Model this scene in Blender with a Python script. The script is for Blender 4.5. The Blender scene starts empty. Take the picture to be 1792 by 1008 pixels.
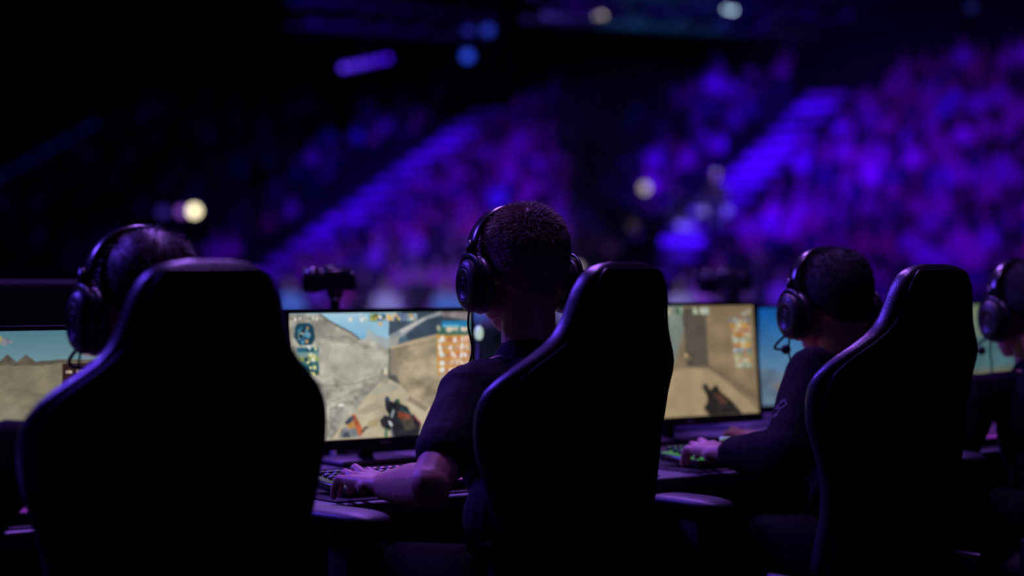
import bpy, bmesh, math, random
import numpy as np
from mathutils import Vector, Matrix
PI = math.pi
R = math.radians
scene = bpy.context.scene
COL = scene.collection
rnd = random.Random(7)

# ------------------------------------------------------------------ camera
F = 70.0 / 36.0 * 1792            # focal length in pixels of the frame
EYE = 1.2
cam_d = bpy.data.cameras.new('camera'); cam = bpy.data.objects.new('camera', cam_d); COL.objects.link(cam)
cam.location = (0, 0, EYE); cam.rotation_euler = (R(90), 0, 0)
cam_d.lens = 70; cam_d.sensor_width = 36; cam_d.shift_y = -20 / 1792
cam_d.clip_start = 0.1; cam_d.clip_end = 300
cam_d.dof.use_dof = True; cam_d.dof.focus_distance = 3.96; cam_d.dof.aperture_fstop = 1.8
scene.camera = cam

# ------------------------------------------------------------------ world, view, lights
w = bpy.data.worlds.new('world'); scene.world = w; w.use_nodes = True
w.node_tree.nodes['Background'].inputs[0].default_value = (0.10, 0.03, 1.0, 1)
w.node_tree.nodes['Background'].inputs[1].default_value = 0.0006
vs = scene.view_settings
vs.view_transform = 'Standard'; vs.look = 'None'; vs.exposure = 0; vs.gamma = 1; vs.use_curve_mapping = False
scene.cycles.use_denoising = True
scene.cycles.max_bounces = 5; scene.cycles.volume_bounces = 0
scene.cycles.sample_clamp_indirect = 3


def lamp(kind, name, loc, target, power, color, size=1.0, spot=None, blend=0.6):
    d = bpy.data.lights.new(name, kind); d.energy = power; d.color = color
    if kind == 'AREA':
        d.shape = 'DISK'; d.size = size
    else:
        d.shadow_soft_size = size
    if kind == 'SPOT':
        d.spot_size = R(spot); d.spot_blend = blend
    o = bpy.data.objects.new(name, d); COL.objects.link(o); o.location = loc
    o.rotation_euler = (Vector(target) - Vector(loc)).to_track_quat('-Z', 'Y').to_euler()
    return o


def P(px, py, Y):
    """World point seen at photograph pixel (px, py) at distance Y."""
    return Vector(((px - 896) / F * Y, Y, EYE - (py - 484) / F * Y))


# the arena stand: s runs along the rows, r up the slope
SA = R(31); SU = Vector((math.sin(SA), math.cos(SA), 0)); SV = Vector((math.cos(SA), -math.sin(SA), 0))
SLOPE = 0.458; Z0 = 45.0


def stand(s, r):
    p = Vector((0, Z0, 0)) + SV * s + SU * r
    return Vector((p.x, p.y, EYE - 0.4 + SLOPE * r))


VIO = (0.11, 0.0, 1.0)
# house moving lights that wash the stand, and one added fill for a cap
lamp('SPOT', 'wash_right', (2, 4, 15), stand(8.0, 4.0), 56000, VIO, 0.5, 22, 0.85)
lamp('SPOT', 'wash_middle', (-2, 4, 15), stand(-3.0, 4.3), 88000, VIO, 0.5, 12.5, 0.85)
lamp('SPOT', 'wash_low_left', (-6, 4, 15), stand(-6.5, -0.6), 34000, VIO, 0.5, 11, 0.8)
lamp('SPOT', 'wash_far_left', (-6, 4, 15), stand(-13, 6), 3800, (0.03, 0.0, 1.0), 0.5, 30, 0.9)
lamp('SPOT', 'aisle_beam', (6, 6, 16), stand(2.9, 6.4), 100000, (0.05, 0.0, 1.0), 0.2, 10.5, 0.35)
lamp('SPOT', 'cap_fill_light', (8, 8, 14), stand(3.95, 2.35) + Vector((0, 0, 1.6)), 40000, (0.6, 0.5, 1.0), 0.1, 2.2, 0.3)  # added fill spot that only brightens the pale headwear, not a house lamp
lamp('SPOT', 'aisle_beam_left', (-6, 6, 16), stand(-7.6, 6.2), 62000, (0.045, 0.0, 1.0), 0.2, 8.0, 0.6)
# stage lights
lamp('AREA', 'stage_side_light', (-6.8, 7.4, 6.2), (0.2, 4.0, 1.0), 640, (0.12, 0.05, 1.0), 1.6)
lamp('AREA', 'stage_front_light', (-1.5, 12.0, 8.5), (0.0, 4.5, 1.0), 620, (0.36, 0.13, 1.0), 1.2)
lamp('AREA', 'stage_top_light', (-0.3, 5.0, 5.3), (0.1, 4.05, 1.2), 105, (0.40, 0.17, 1.0), 0.6)


# ------------------------------------------------------------------ materials
def lin(c):
    return tuple((x / 255 / 12.92) if x / 255 <= 0.04045 else ((x / 255 + 0.055) / 1.055) ** 2.4 for x in c)


MATS = {}


def mat(name, color, rough=0.5, metal=0.0, noise=0.0, nscale=40, bump=0.0, coat=0.0, emit=None, estr=1.0, spec=0.5, sheen=0.0):
    if name in MATS:
        return MATS[name]
    m = bpy.data.materials.new(name); m.use_nodes = True; MATS[name] = m
    nt = m.node_tree; b = nt.nodes['Principled BSDF']
    b.inputs['Base Color'].default_value = (*color, 1)
    b.inputs['Roughness'].default_value = rough; b.inputs['Metallic'].default_value = metal
    b.inputs['Coat Weight'].default_value = coat; b.inputs['Specular IOR Level'].default_value = spec
    b.inputs['Sheen Weight'].default_value = sheen
    if noise or bump:
        tc = nt.nodes.new('ShaderNodeTexCoord'); n = nt.nodes.new('ShaderNodeTexNoise')
        n.inputs['Scale'].default_value = nscale; n.inputs['Detail'].default_value = 5
        nt.links.new(tc.outputs['Object'], n.inputs['Vector'])
        if noise:
            cr = nt.nodes.new('ShaderNodeValToRGB')
            cr.color_ramp.elements[0].position = 0.3; cr.color_ramp.elements[1].position = 0.7
            cr.color_ramp.elements[0].color = (*[max(0, c * (1 - noise)) for c in color], 1)
            cr.color_ramp.elements[1].color = (*[min(1, c * (1 + noise)) for c in color], 1)
            nt.links.new(n.outputs['Fac'], cr.inputs['Fac']); nt.links.new(cr.outputs['Color'], b.inputs['Base Color'])
        if bump:
            bp = nt.nodes.new('ShaderNodeBump'); bp.inputs['Strength'].default_value = bump; bp.inputs['Distance'].default_value = 0.003
            nt.links.new(n.outputs['Fac'], bp.inputs['Height']); nt.links.new(bp.outputs['Normal'], b.inputs['Normal'])
    if emit:
        b.inputs['Emission Color'].default_value = (*emit, 1); b.inputs['Emission Strength'].default_value = estr
    return m


LEATHER = mat('black_leather', (0.03, 0.026, 0.034), 0.33, bump=0.2, nscale=260, noise=0.15, spec=0.7)
PANEL = mat('chair_back_fabric', (0.008, 0.008, 0.01), 0.85, noise=0.2, nscale=200)
PLASTIC = mat('black_plastic', (0.012, 0.012, 0.014), 0.42, noise=0.1, nscale=90)
GLOSS = mat('glossy_plastic', (0.02, 0.02, 0.024), 0.22, noise=0.1)
METAL = mat('dark_metal', (0.06, 0.06, 0.07), 0.35, 0.9, noise=0.1)
RUBBER = mat('rubber', (0.01, 0.01, 0.01), 0.8, noise=0.2)
DESK = mat('desk_laminate', (0.12, 0.115, 0.13), 0.55, noise=0.12, nscale=30)
DESKDARK = mat('desk_panel', (0.012, 0.012, 0.014), 0.7, noise=0.2)
PAD = mat('desk_mat_cloth', (0.012, 0.012, 0.014), 0.9, noise=0.3, nscale=300)
SKIN = mat('skin', (0.50, 0.25, 0.19), 0.5, noise=0.10, nscale=60, bump=0.15)
HAIR = mat('brown_hair', (0.26, 0.17, 0.15), 0.5, noise=0.3, nscale=120)
HAIR_DARK = mat('dark_hair', (0.007, 0.005, 0.006), 0.75, noise=0.3, nscale=120)
TEE = mat('navy_cotton', (0.010, 0.009, 0.015), 0.85, noise=0.2, nscale=90, bump=0.3, spec=0.2)
SWEAT = mat('dark_jersey', (0.006, 0.005, 0.009), 0.85, noise=0.25, nscale=70, bump=0.3, spec=0.07)
JEANS = mat('dark_denim', (0.0025, 0.0025, 0.004), 0.95, noise=0.3, nscale=220, spec=0.05)
SHOE = mat('shoe', (0.03, 0.03, 0.03), 0.6, noise=0.2)


# ------------------------------------------------------------------ helpers
def link(name, bm_or_me, mats, parent=None, smooth=True):
    if isinstance(bm_or_me, bmesh.types.BMesh):
        me = bpy.data.meshes.new(name); bm_or_me.to_mesh(me); bm_or_me.free()
    else:
        me = bm_or_me
    if smooth and len(me.polygons):
        me.polygons.foreach_set('use_smooth', [True] * len(me.polygons))
    for m in (mats if isinstance(mats, (list, tuple)) else [mats]):
        me.materials.append(m)
    o = bpy.data.objects.new(name, me); COL.objects.link(o)
    if parent is not None:
        o.parent = parent
    return o


def tag(o, label, cat, group=None, kind=None):
    if label: o['label'] = label
    if cat: o['category'] = cat
    if group: o['group'] = group
    if kind: o['kind'] = kind
    return o


def thing(name, loc, label, cat, group=None, rz=0.0):
    o = bpy.data.objects.new(name, None); COL.objects.link(o); o.location = loc; o.rotation_euler = (0, 0, rz)
    o.empty_display_size = 0.05
    return tag(o, label, cat, group)


def struct(name, bm, m, smooth=False):
    o = link(name, bm, m, smooth=smooth); o['kind'] = 'structure'; return o


def box(bm, c, d, rot=None, bevel=0.0, seg=2):
    r = bmesh.ops.create_cube(bm, size=1.0)
    M = Matrix.Translation(Vector(c)) @ (rot.to_4x4() if rot is not None else Matrix.Identity(4)) @ Matrix.Diagonal((*d, 1))
    bmesh.ops.transform(bm, matrix=M, verts=r['verts'])
    if bevel:
        es = list({e for v in r['verts'] for e in v.link_edges})
        bmesh.ops.bevel(bm, geom=es, offset=bevel, segments=seg, affect='EDGES', profile=0.5)


def cyl(bm, a, b, r1, r2=None, n=20, caps=True):
    a = Vector(a); b = Vector(b); r2 = r1 if r2 is None else r2
    d = b - a
    q = d.to_track_quat('Z', 'Y').to_matrix().to_4x4()
    r = bmesh.ops.create_cone(bm, cap_ends=caps, segments=n, radius1=max(r1, 1e-5), radius2=max(r2, 1e-5), depth=d.length)
    bmesh.ops.transform(bm, matrix=Matrix.Translation((a + b) / 2) @ q, verts=r['verts'])


def ball(bm, c, r, rot=None, n=16):
    rr = (r, r, r) if not isinstance(r, (tuple, list)) else r
    v = bmesh.ops.create_uvsphere(bm, u_segments=n, v_segments=max(6, n * 2 // 3), radius=1.0)['verts']
    M = Matrix.Translation(Vector(c)) @ (rot.to_4x4() if rot is not None else Matrix.Identity(4)) @ Matrix.Diagonal((*rr, 1))
    bmesh.ops.transform(bm, matrix=M, verts=v)


def tube(bm, pts, rad, n=10, closed=False, flat=None):
    """Sweep a round (or flat elliptical, flat=(half_width, half_thick, side_vector)) section along pts."""
    pts = [Vector(p) for p in pts]; N = len(pts); rings = []
    up = Vector((0, 0, 1)); prev = None
    for i, p in enumerate(pts):
        a = pts[(i - 1) % N] if (closed or i > 0) else p
        b = pts[(i + 1) % N] if (closed or i < N - 1) else p
        t = (b - a).normalized()
        if flat:
            side = Vector(flat[2]); side = (side - t * side.dot(t)).normalized()
        else:
            base = prev if prev is not None else (up if abs(t.z) < 0.9 else Vector((1, 0, 0)))
            side = (base - t * base.dot(t)).normalized(); prev = side
        nn = t.cross(side)
        rr = rad[i] if isinstance(rad, (list, tuple)) else rad
        hw, ht = (flat[0], flat[1]) if flat else (rr, rr)
        rings.append([bm.verts.new(p + side * hw * math.cos(k * 2 * PI / n) + nn * ht * math.sin(k * 2 * PI / n)) for k in range(n)])
    for i in range(N if closed else N - 1):
        A, B = rings[i], rings[(i + 1) % N]
        for k in range(n):
            bm.faces.new((A[k], A[(k + 1) % n], B[(k + 1) % n], B[k]))
    if not closed:
        bm.faces.new(rings[0][::-1]); bm.faces.new(rings[-1])
    return rings


def loft(bm, rings, cap=True):
    vs_ = [[bm.verts.new(p) for p in r] for r in rings]
    n = len(rings[0])
    for A, B in zip(vs_[:-1], vs_[1:]):
        for k in range(n):
            bm.faces.new((A[k], A[(k + 1) % n], B[(k + 1) % n], B[k]))
    if cap:
        bm.faces.new(vs_[0][::-1]); bm.faces.new(vs_[-1])


def smooth_poly(pts, n):
    """Catmull-Rom through control points, n samples per span."""
    pts = [Vector(p) for p in pts]; out = []
    for i in range(len(pts) - 1):
        p0 = pts[max(i - 1, 0)]; p1 = pts[i]; p2 = pts[i + 1]; p3 = pts[min(i + 2, len(pts) - 1)]
        for k in range(n):
            t = k / n
            out.append(0.5 * ((2 * p1) + (p2 - p0) * t + (2 * p0 - 5 * p1 + 4 * p2 - p3) * t * t + (3 * p1 - p0 - 3 * p2 + p3) * t ** 3))
    out.append(pts[-1]); return out


def fused(name, prims, voxel, mats, parent=None, smooth=6, origin=(0, 0, 0), decimate=None):
    """One continuous skin over tapered limbs and ellipsoids (voxel union, then smoothed)."""
    bm = bmesh.new(); o3 = Vector(origin)
    for p in prims:
        if p[0] == 'c':
            _, a, b, r1, r2 = p; a = Vector(a) - o3; b = Vector(b) - o3
            cyl(bm, a, b, r1, r2, 16); ball(bm, a, r1, n=14); ball(bm, b, r2, n=14)
        else:
            _, c, rr, rot = p
            ball(bm, Vector(c) - o3, rr, rot, n=24)
    me = bpy.data.meshes.new(name + '_tmp'); bm.to_mesh(me); bm.free()
    t = bpy.data.objects.new(name + '_tmp', me); COL.objects.link(t)
    m = t.modifiers.new('r', 'REMESH'); m.mode = 'VOXEL'; m.voxel_size = voxel
    s = t.modifiers.new('s', 'SMOOTH'); s.factor = 0.5; s.iterations = smooth
    if decimate:
        dm = t.modifiers.new('d', 'DECIMATE'); dm.ratio = decimate
    dg = bpy.context.evaluated_depsgraph_get(); dg.update()
    out = bpy.data.meshes.new_from_object(t.evaluated_get(dg))
    bpy.data.objects.remove(t); bpy.data.meshes.remove(me)
    out.name = name
    out.materials.clear()
    if name == '_raw':
        return out
    return link(name, out, mats, parent)


# ------------------------------------------------------------------ the row of players
TH = R(37.8)
RD = Vector((math.cos(TH), math.sin(TH), 0))       # along the desk, away to the right
FD = Vector((-math.sin(TH), math.cos(TH), 0))      # the way the players face
LD = -RD                                           # a player's left
D = RD * 0.97


def frame_from_yaw(y):
    f = Vector((-math.sin(y), math.cos(y), 0)); return Vector((-f.y, f.x, 0)), f   # left, forward


# ---- building shell ------------------------------------------------------
CONC = mat('dark_concrete', (0.012, 0.012, 0.016), 0.8, noise=0.3, nscale=3)
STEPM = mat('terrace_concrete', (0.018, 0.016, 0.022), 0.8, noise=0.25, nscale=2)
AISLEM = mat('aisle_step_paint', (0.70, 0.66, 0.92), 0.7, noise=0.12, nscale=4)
BLACKM = mat('black_drape', (0.004, 0.004, 0.006), 0.95, noise=0.2)
STAGE = mat('stage_deck', (0.01, 0.01, 0.012), 0.6, noise=0.3, nscale=12)

bm = bmesh.new(); box(bm, (0, 4.5, -0.05), (12, 10, 0.1)); box(bm, (0, 4.5, -0.6), (11.9, 9.9, 1.0)); struct('floor', bm, STAGE)
bm = bmesh.new(); box(bm, (0, 40, -1.15), (120, 110, 0.1)); struct('ground', bm, CONC)
bm = bmesh.new(); box(bm, (0, 40, 17.2), (120, 110, 0.2)); struct('ceiling', bm, BLACKM)

ROWD = 0.8; R0 = -2.4; NROW = 18; S0, S1 = -36.0, 22.0
AISLES = [(2.87, 1.1), (-7.86, 1.1), (-24.0, 0.9), (13.6, 1.1), (-15.6, 0.8)]


def terrace(bm, sa, sb, k, dz=0.0, r_a=None, r_b=None):
    ra = R0 + k * ROWD if r_a is None else r_a; rb = ra + ROWD if r_b is None else r_b
    top = stand(0, ra).z + dz
    pts = [stand(sa, ra), stand(sb, ra), stand(sb, rb), stand(sa, rb)]
    vt = [bm.verts.new((p.x, p.y, top)) for p in pts]; vb = [bm.verts.new((p.x, p.y, -1.1)) for p in pts]
    bm.faces.new(vt)
    for i in range(4):
        bm.faces.new((vb[i], vb[(i + 1) % 4], vt[(i + 1) % 4], vt[i]))


bm = bmesh.new()
for k in range(NROW):
    terrace(bm, S0, S1, k)
bmesh.ops.recalc_face_normals(bm, faces=bm.faces)
struct('terrace_floor', bm, STEPM)
for i, (s, wd) in enumerate(AISLES):
    bm = bmesh.new()
    for k in range(NROW * 2):
        ra = R0 + k * ROWD / 2 + 0.02
        p = [stand(s - wd / 2, ra), stand(s + wd / 2, ra), stand(s + wd / 2, ra + ROWD / 2), stand(s - wd / 2, ra + ROWD / 2)]
        zt = stand(0, ra + ROWD / 2 * (k % 2 == 0) * 0 + (0.0)).z + 0.03 + 0.1
        zt = stand(0, R0 + (k // 2) * ROWD).z + 0.03 + (0.18 if k % 2 else 0.0)
        vt = [bm.verts.new((q.x, q.y, zt)) for q in p]; vb = [bm.verts.new((q.x, q.y, zt - 0.35)) for q in p]
        bm.faces.new(vt)
        for j in range(4):
            bm.faces.new((vb[j], vb[(j + 1) % 4], vt[(j + 1) % 4], vt[j]))
    bmesh.ops.recalc_face_normals(bm, faces=bm.faces)
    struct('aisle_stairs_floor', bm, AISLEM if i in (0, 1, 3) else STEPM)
bm = bmesh.new(); box(bm, (0, 36.5, -.825), (12, 6, .55)); struct('riser_floor', bm, CONC)
# wall behind the top row, and hall walls
bm = bmesh.new()
a = stand(S0, R0 + NROW * ROWD); b = stand(S1, R0 + NROW * ROWD)
rot = Matrix.Rotation(-SA, 3, 'Z')
box(bm, (a + b) / 2 + SU * 0.4 + Vector((0, 0, 3.0)), ((b - a).length, 0.4, 9.0), rot)
struct('wall_back', bm, CONC)
bm = bmesh.new(); box(bm, (-40, 35, 8), (0.4, 90, 18.4)); struct('wall_left', bm, BLACKM)
bm = bmesh.new(); box(bm, (40, 35, 8), (0.4, 90, 18.4)); struct('wall_right', bm, BLACKM)

# ------------------------------------------------------------------ desk
A0 = Vector((-0.12, 4.09, 0))
DT0, DT1, DDEP = -3.0, 3.6, 0.92
rotD = Matrix.Rotation(TH, 3, 'Z')
desk_c = A0 + RD * (DT0 + DT1) / 2 + FD * DDEP / 2
desk = thing('player_desk', (desk_c.x, desk_c.y, 0), 'long dark desk running in front of all the players under the monitors', 'desk', rz=TH)
L = DT1 - DT0
bm = bmesh.new(); box(bm, (0, 0, 0.735), (L, DDEP, 0.03), bevel=0.004); link('desk_top', bm, DESK, desk, False)
bm = bmesh.new(); box(bm, (0, DDEP / 2 - 0.03, 0.36), (L, 0.02, 0.72)); link('back_panel', bm, DESKDARK, desk, False)
for x in (-L / 2 + 0.05, -0.6, 0.9, L / 2 - 0.05):
    bm = bmesh.new(); box(bm, (x, 0.05, 0.36), (0.03, DDEP - 0.2, 0.72)); link('leg', bm, DESKDARK, desk, False)


# ------------------------------------------------------------------ screens (pictures painted per vertex on a lit display)
GW, GH = 352, 198


def fbm(seed, sx, sy, octaves=4):
    rs = np.random.RandomState(seed); out = np.zeros((GH, GW)); amp = 1.0; tot = 0
    for o in range(octaves):
        nx, ny = max(2, int(sx * 2 ** o)), max(2, int(sy * 2 ** o))
        g = rs.rand(ny + 1, nx + 1)
        X = np.linspace(0, nx - 1e-6, GW); Y = np.linspace(0, ny - 1e-6, GH)
        xi = X.astype(int); yi = Y.astype(int); fx = X - xi; fy = (Y - yi)[:, None]
        fx = fx * fx * (3 - 2 * fx); fy = fy * fy * (3 - 2 * fy)
        v = (g[yi][:, xi] * (1 - fx) + g[yi][:, xi + 1] * fx) * (1 - fy) + (g[yi + 1][:, xi] * (1 - fx) + g[yi + 1][:, xi + 1] * fx) * fy
        out += v * amp; tot += amp; amp *= 0.6
    return out / tot


UU, VV = np.meshgrid(np.linspace(0, 1, GW), np.linspace(0, 1, GH))


class Pic:
    def __init__(s, top, bottom, h=0.4):
        t = np.clip(VV / h, 0, 1)[..., None]
        s.a = np.array(top, float) * (1 - t) + np.array(bottom, float) * t

    def mask(s, pts):
        m = np.zeros((GH, GW), bool); n = len(pts)
        for i in range(n):
            x0, y0 = pts[i]; x1, y1 = pts[(i + 1) % n]
            if y0 == y1: continue
            c = ((y0 > VV) != (y1 > VV)) & (UU < (x1 - x0) * (VV - y0) / (y1 - y0) + x0)
            m ^= c
        return m

    def poly(s, pts, col, noise=0.0, seed=1, sc=(14, 8), alpha=1.0, tint=None):
        m = s.mask(pts); c = np.array(col, float) * np.ones((GH, GW, 1))
        if noise:
            n = fbm(seed, *sc, octaves=5)[..., None]
            c = c * (1 + (n - 0.5) * 2 * noise)
        s.a[m] = s.a[m] * (1 - alpha) + c[m] * alpha

    def rect(s, x0, y0, x1, y1, col, **k):
        s.poly([(x0, y0), (x1, y0), (x1, y1), (x0, y1)], col, **k)

    def blobs(s, x0, y0, x1, y1, cols, n, rad, seed):
        q = random.Random(seed)
        for i in range(n):
            cx = q.uniform(x0, x1); cy = q.uniform(y0, y1); r = rad * q.uniform(0.6, 1.3)
            m = ((UU - cx) ** 2 + ((VV - cy) * 0.5625) ** 2) < r * r
            s.a[m] = q.choice(cols)

    def line(s, pts, col, wd, alpha=1.0):
        for (x0, y0), (x1, y1) in zip(pts[:-1], pts[1:]):
            dx, dy = x1 - x0, (y1 - y0) * 0.5625; l2 = dx * dx + dy * dy + 1e-9
            t = np.clip(((UU - x0) * dx + (VV - y0) * 0.5625 * dy) / l2, 0, 1)
            d = (UU - x0 - t * dx) ** 2 + ((VV - y0) * 0.5625 - t * dy) ** 2
            m = d < wd * wd; s.a[m] = s.a[m] * (1 - alpha) + np.array(col, float) * alpha

    def soften(s, k=1):
        a = s.a
        for _ in range(k):
            b = a.copy()
            b[1:-1, 1:-1] = (a[1:-1, 1:-1] * 4 + a[:-2, 1:-1] + a[2:, 1:-1] + a[1:-1, :-2] + a[1:-1, 2:]) / 8
            a = b
        s.a = a


def c2(x, y):
    """Pixel of the enlarged monitor crop to screen coordinates."""
    u = (x - 29) / 1130; top = 103 - 15 * u; bot = 915 - 70 * u
    return (u, (y - top) / (bot - top))


def pic_alley():
    p = Pic((168, 205, 225), (120, 178, 215), 0.22)
    n = fbm(3, 4, 3)[..., None]; p.a = p.a * (0.9 + 0.2 * n)
    p.poly([c2(430, 103), c2(640, 103), c2(640, 270), c2(560, 250), c2(470, 190)], (150, 195, 220), 0.1, 5)
    p.poly([c2(500, 200), c2(560, 240), c2(640, 265), c2(640, 330), c2(480, 290)], (165, 175, 175), 0.15, 6)
    # left wall
    wall = [(0, 0.0), c2(215, 108), c2(270, 150), c2(340, 190), c2(410, 228), c2(440, 262), c2(520, 262), c2(575, 300), c2(632, 330), c2(636, 500), c2(590, 520),
            c2(540, 575), c2(480, 632), c2(425, 715), c2(350, 780), c2(260, 925), (0, 1.0)]
    p.poly(wall, (166, 163, 150), 0.42, 11, (20, 14))
    p.poly([c2(60, 200), c2(215, 150), c2(400, 260), c2(420, 300), c2(200, 260)], (138, 134, 124), 0.3, 12, (20, 16), 0.6)
    p.poly([c2(220, 330), c2(420, 300), c2(600, 340), c2(610, 430), c2(400, 520), c2(240, 470)], (182, 178, 164), 0.22, 13, (22, 14), 0.7)
    p.line([c2(215, 108), c2(270, 150), c2(340, 190), c2(410, 228), c2(450, 262)], (96, 92, 88), 0.004)
    p.line([c2(230, 250), c2(380, 250), c2(500, 330)], (120, 116, 108), 0.003, 0.6)
    p.line([c2(240, 560), c2(420, 545), c2(560, 500)], (110, 106, 98), 0.0025, 0.6)
    p.line([c2(280, 660), c2(400, 600), c2(560, 545)], (120, 118, 105), 0.003, 0.5)
    # top right buildings
    p.poly([c2(635, 150), (0.66, 0.0), (1, 0.0), (1, 0.25), c2(760, 275), c2(640, 330)], (62, 76, 92), 0.25, 21, (10, 8))
    p.poly([c2(690, 95), c2(860, 88), c2(640, 245), c2(632, 240), c2(636, 170)], (70, 84, 100), 0.2, 22)
    p.poly([c2(636, 240), c2(840, 130), c2(960, 90), c2(1040, 92), c2(870, 140), c2(760, 215), c2(640, 320)], (150, 155, 160), 0.15, 23)
    p.poly([c2(700, 210), c2(860, 128), c2(880, 135), c2(720, 225)], (190, 188, 185), 0.1, 24)
    p.poly([c2(960, 95), (1, 0.0), (1, 0.075), c2(980, 120)], (140, 128, 130), 0.3, 25, (30, 10))
    p.poly([c2(690, 262), c2(740, 235), c2(760, 285), c2(695, 300)], (85, 110, 125), 0.2, 26)
    p.poly([c2(636, 262), c2(700, 240), c2(690, 305), c2(640, 320)], (165, 165, 160), 0.1, 27)
    # right wall
    p.poly([c2(636, 322), c2(800, 270), c2(950, 235), (1, 0.2), (1, 1.0), c2(880, 705), c2(770, 635), c2(700, 580), c2(640, 490)], (165, 150, 124), 0.34, 31, (16, 12))
    p.line([c2(636, 322), c2(800, 272), c2(950, 238)], (190, 170, 140), 0.005)
    p.line([c2(650, 335), c2(800, 300), c2(950, 275)], (120, 104, 88), 0.003, 0.5)
    p.line([c2(637, 325), c2(637, 490)], (80, 74, 66), 0.005)
    p.line([c2(700, 330), c2(712, 420)], (140, 112, 88), 0.003, 0.6)
    p.poly([c2(640, 330), c2(668, 330), c2(690, 520), c2(640, 500)], (140, 130, 115), 0.15, 33)
    p.poly([c2(622, 490), c2(676, 488), c2(700, 548), c2(630, 540)], (88, 88, 84), 0.15, 34)
    # ground
    p.poly([c2(590, 520), c2(630, 515), c2(700, 550), c2(760, 615), c2(880, 690), c2(1157, 840), (1, 1), c2(250, 930), c2(350, 780), c2(425, 715), c2(480, 632)], (190, 176, 150), 0.14, 41, (12, 8))
    p.poly([c2(430, 715), c2(540, 660), c2(600, 690), c2(470, 740)], (160, 150, 132), 0.15, 42, alpha=0.7)
    p.poly([c2(540, 575), c2(620, 535), c2(700, 560), c2(640, 600), c2(520, 620)], (168, 166, 150), 0.12, 43, alpha=0.8)
    p.poly([c2(760, 620), c2(880, 695), c2(860, 720), c2(740, 650)], (135, 118, 100), 0.2, 44, alpha=0.7)
    p.poly([c2(500, 780), c2(570, 760), c2(560, 810), c2(480, 830)], (165, 150, 105), 0.2, 45, alpha=0.6)
    p.poly([c2(585, 500), c2(625, 495), c2(625, 540), c2(580, 545)], (160, 155, 140), 0.1, 46)
    p.poly([c2(606, 440), c2(616, 442), c2(622, 488), c2(596, 488)], (225, 215, 185))
    # top bar
    for x0, x1, sd in ((395, 420, 1), (440, 495, 2)):
        a, b = c2(x0, 108), c2(x1, 145); p.blobs(a[0], a[1], b[0], b[1], [(210, 190, 90), (235, 235, 225), (170, 200, 220)], 7, 0.008, sd)
    for x0, x1, cc in ((516, 566, (90, 120, 60)), (566, 616, (70, 110, 160)), (620, 668, (190, 180, 160)), (672, 748, (110, 130, 165)), (752, 812, (150, 175, 180))):
        a, b = c2(x0, 104), c2(x1, 148); p.rect(a[0], a[1], b[0], b[1], cc, noise=0.3, seed=x0, sc=(40, 30))
        p.blobs(a[0] + .006, a[1] + .01, b[0] - .006, b[1] - .01, [(235, 205, 110), (240, 240, 235), (60, 80, 60), (225, 170, 90)], 5, 0.007, x0)
    a = c2(585, 165); p.blobs(a[0] - 0.005, a[1], a[0] + 0.01, a[1] + 0.005, [(220, 175, 120)], 2, 0.008, 8)
    a, b = c2(40, 128), c2(215, 138); p.rect(a[0], a[1], b[0], b[1], (120, 120, 115), noise=0.3, seed=51); p.blobs(a[0], a[1], b[0], b[1], [(245, 240, 225)], 9, 0.005, 9)
    # mini map and team strip at the left
    p.poly([c2(70, 175), c2(95, 160), c2(150, 160), c2(176, 185), c2(184, 260), c2(165, 300), c2(90, 300), c2(60, 250)], (26, 66, 84), 0.2, 52)
    a, b = c2(85, 190), c2(150, 285); p.blobs(a[0], a[1], b[0], b[1], [(230, 235, 235), (90, 150, 180), (225, 160, 70), (60, 110, 140), (20, 40, 50)], 24, 0.008, 53)
    for i, cc in enumerate([(40, 100, 120), (120, 150, 150), (140, 160, 90), (60, 110, 110), (30, 80, 110), (60, 90, 60)]):
        a, b = c2(75, 318 + i * 30), c2(204, 342 + i * 30); p.rect(a[0], a[1], b[0], b[1], cc, noise=0.2, seed=60 + i)
        p.blobs(b[0] - 0.07, a[1] + .005, b[0] - 0.01, b[1] - .005, [(230, 225, 150), (20, 60, 80), (225, 235, 235)], 4, 0.008, 70 + i)
    # board of players at the right
    a, b = c2(975, 152), c2(1150, 192); p.rect(a[0], a[1], b[0], b[1], (38, 128, 178), noise=0.15, seed=80)
    a, b = c2(985, 172), c2(1090, 188); p.rect(a[0], a[1], b[0], b[1], (110, 190, 215), noise=0.3, seed=81, sc=(60, 40))
    a, b = c2(942, 190), c2(1158, 240); p.rect(a[0], a[1], b[0], b[1], (70, 110, 100), noise=0.2, seed=82)
    p.blobs(c2(950, 0)[0], c2(0, 200)[1], 0.82, c2(0, 232)[1], [(200, 190, 160), (150, 160, 140)], 4, 0.009, 3)
    p.blobs(c2(1010, 0)[0], c2(0, 205)[1] + .015, 0.99, c2(0, 225)[1] + .015, [(235, 220, 200), (225, 205, 180)], 14, 0.009, 4)
    for i in range(5):
        y = 240 + i * 48; a, b = c2(942, y), c2(1158, y + 46); dy = 0.004 * i
        p.rect(a[0], a[1], b[0], b[1], (196, 150, 112), noise=0.2, seed=90 + i); p.line([(a[0], a[1] + .004), (b[0], b[1] - .052)], (214, 148, 48), .0045); p.line([(a[0] + .004, a[1]), (a[0] + .004, b[1])], (214, 148, 48), .005)
        p.rect(a[0] + .055, a[1] + 0.016, b[0] - 0.004, b[1] - 0.01, (188, 120, 84) if i % 2 == 0 else (196, 150, 110), noise=0.2, seed=95 + i)
        p.blobs(a[0] + .012, a[1] + .014, a[0] + .03, b[1] - .014, [(235, 235, 230), (215, 225, 225)], 4, 0.009, 30 + i)
        p.blobs(a[0] + .07, a[1] + .02, b[0] - .01, b[1] - .014, [(240, 215, 195), (225, 190, 160), (235, 235, 235)], 11, 0.0085, 40 + i)
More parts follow.
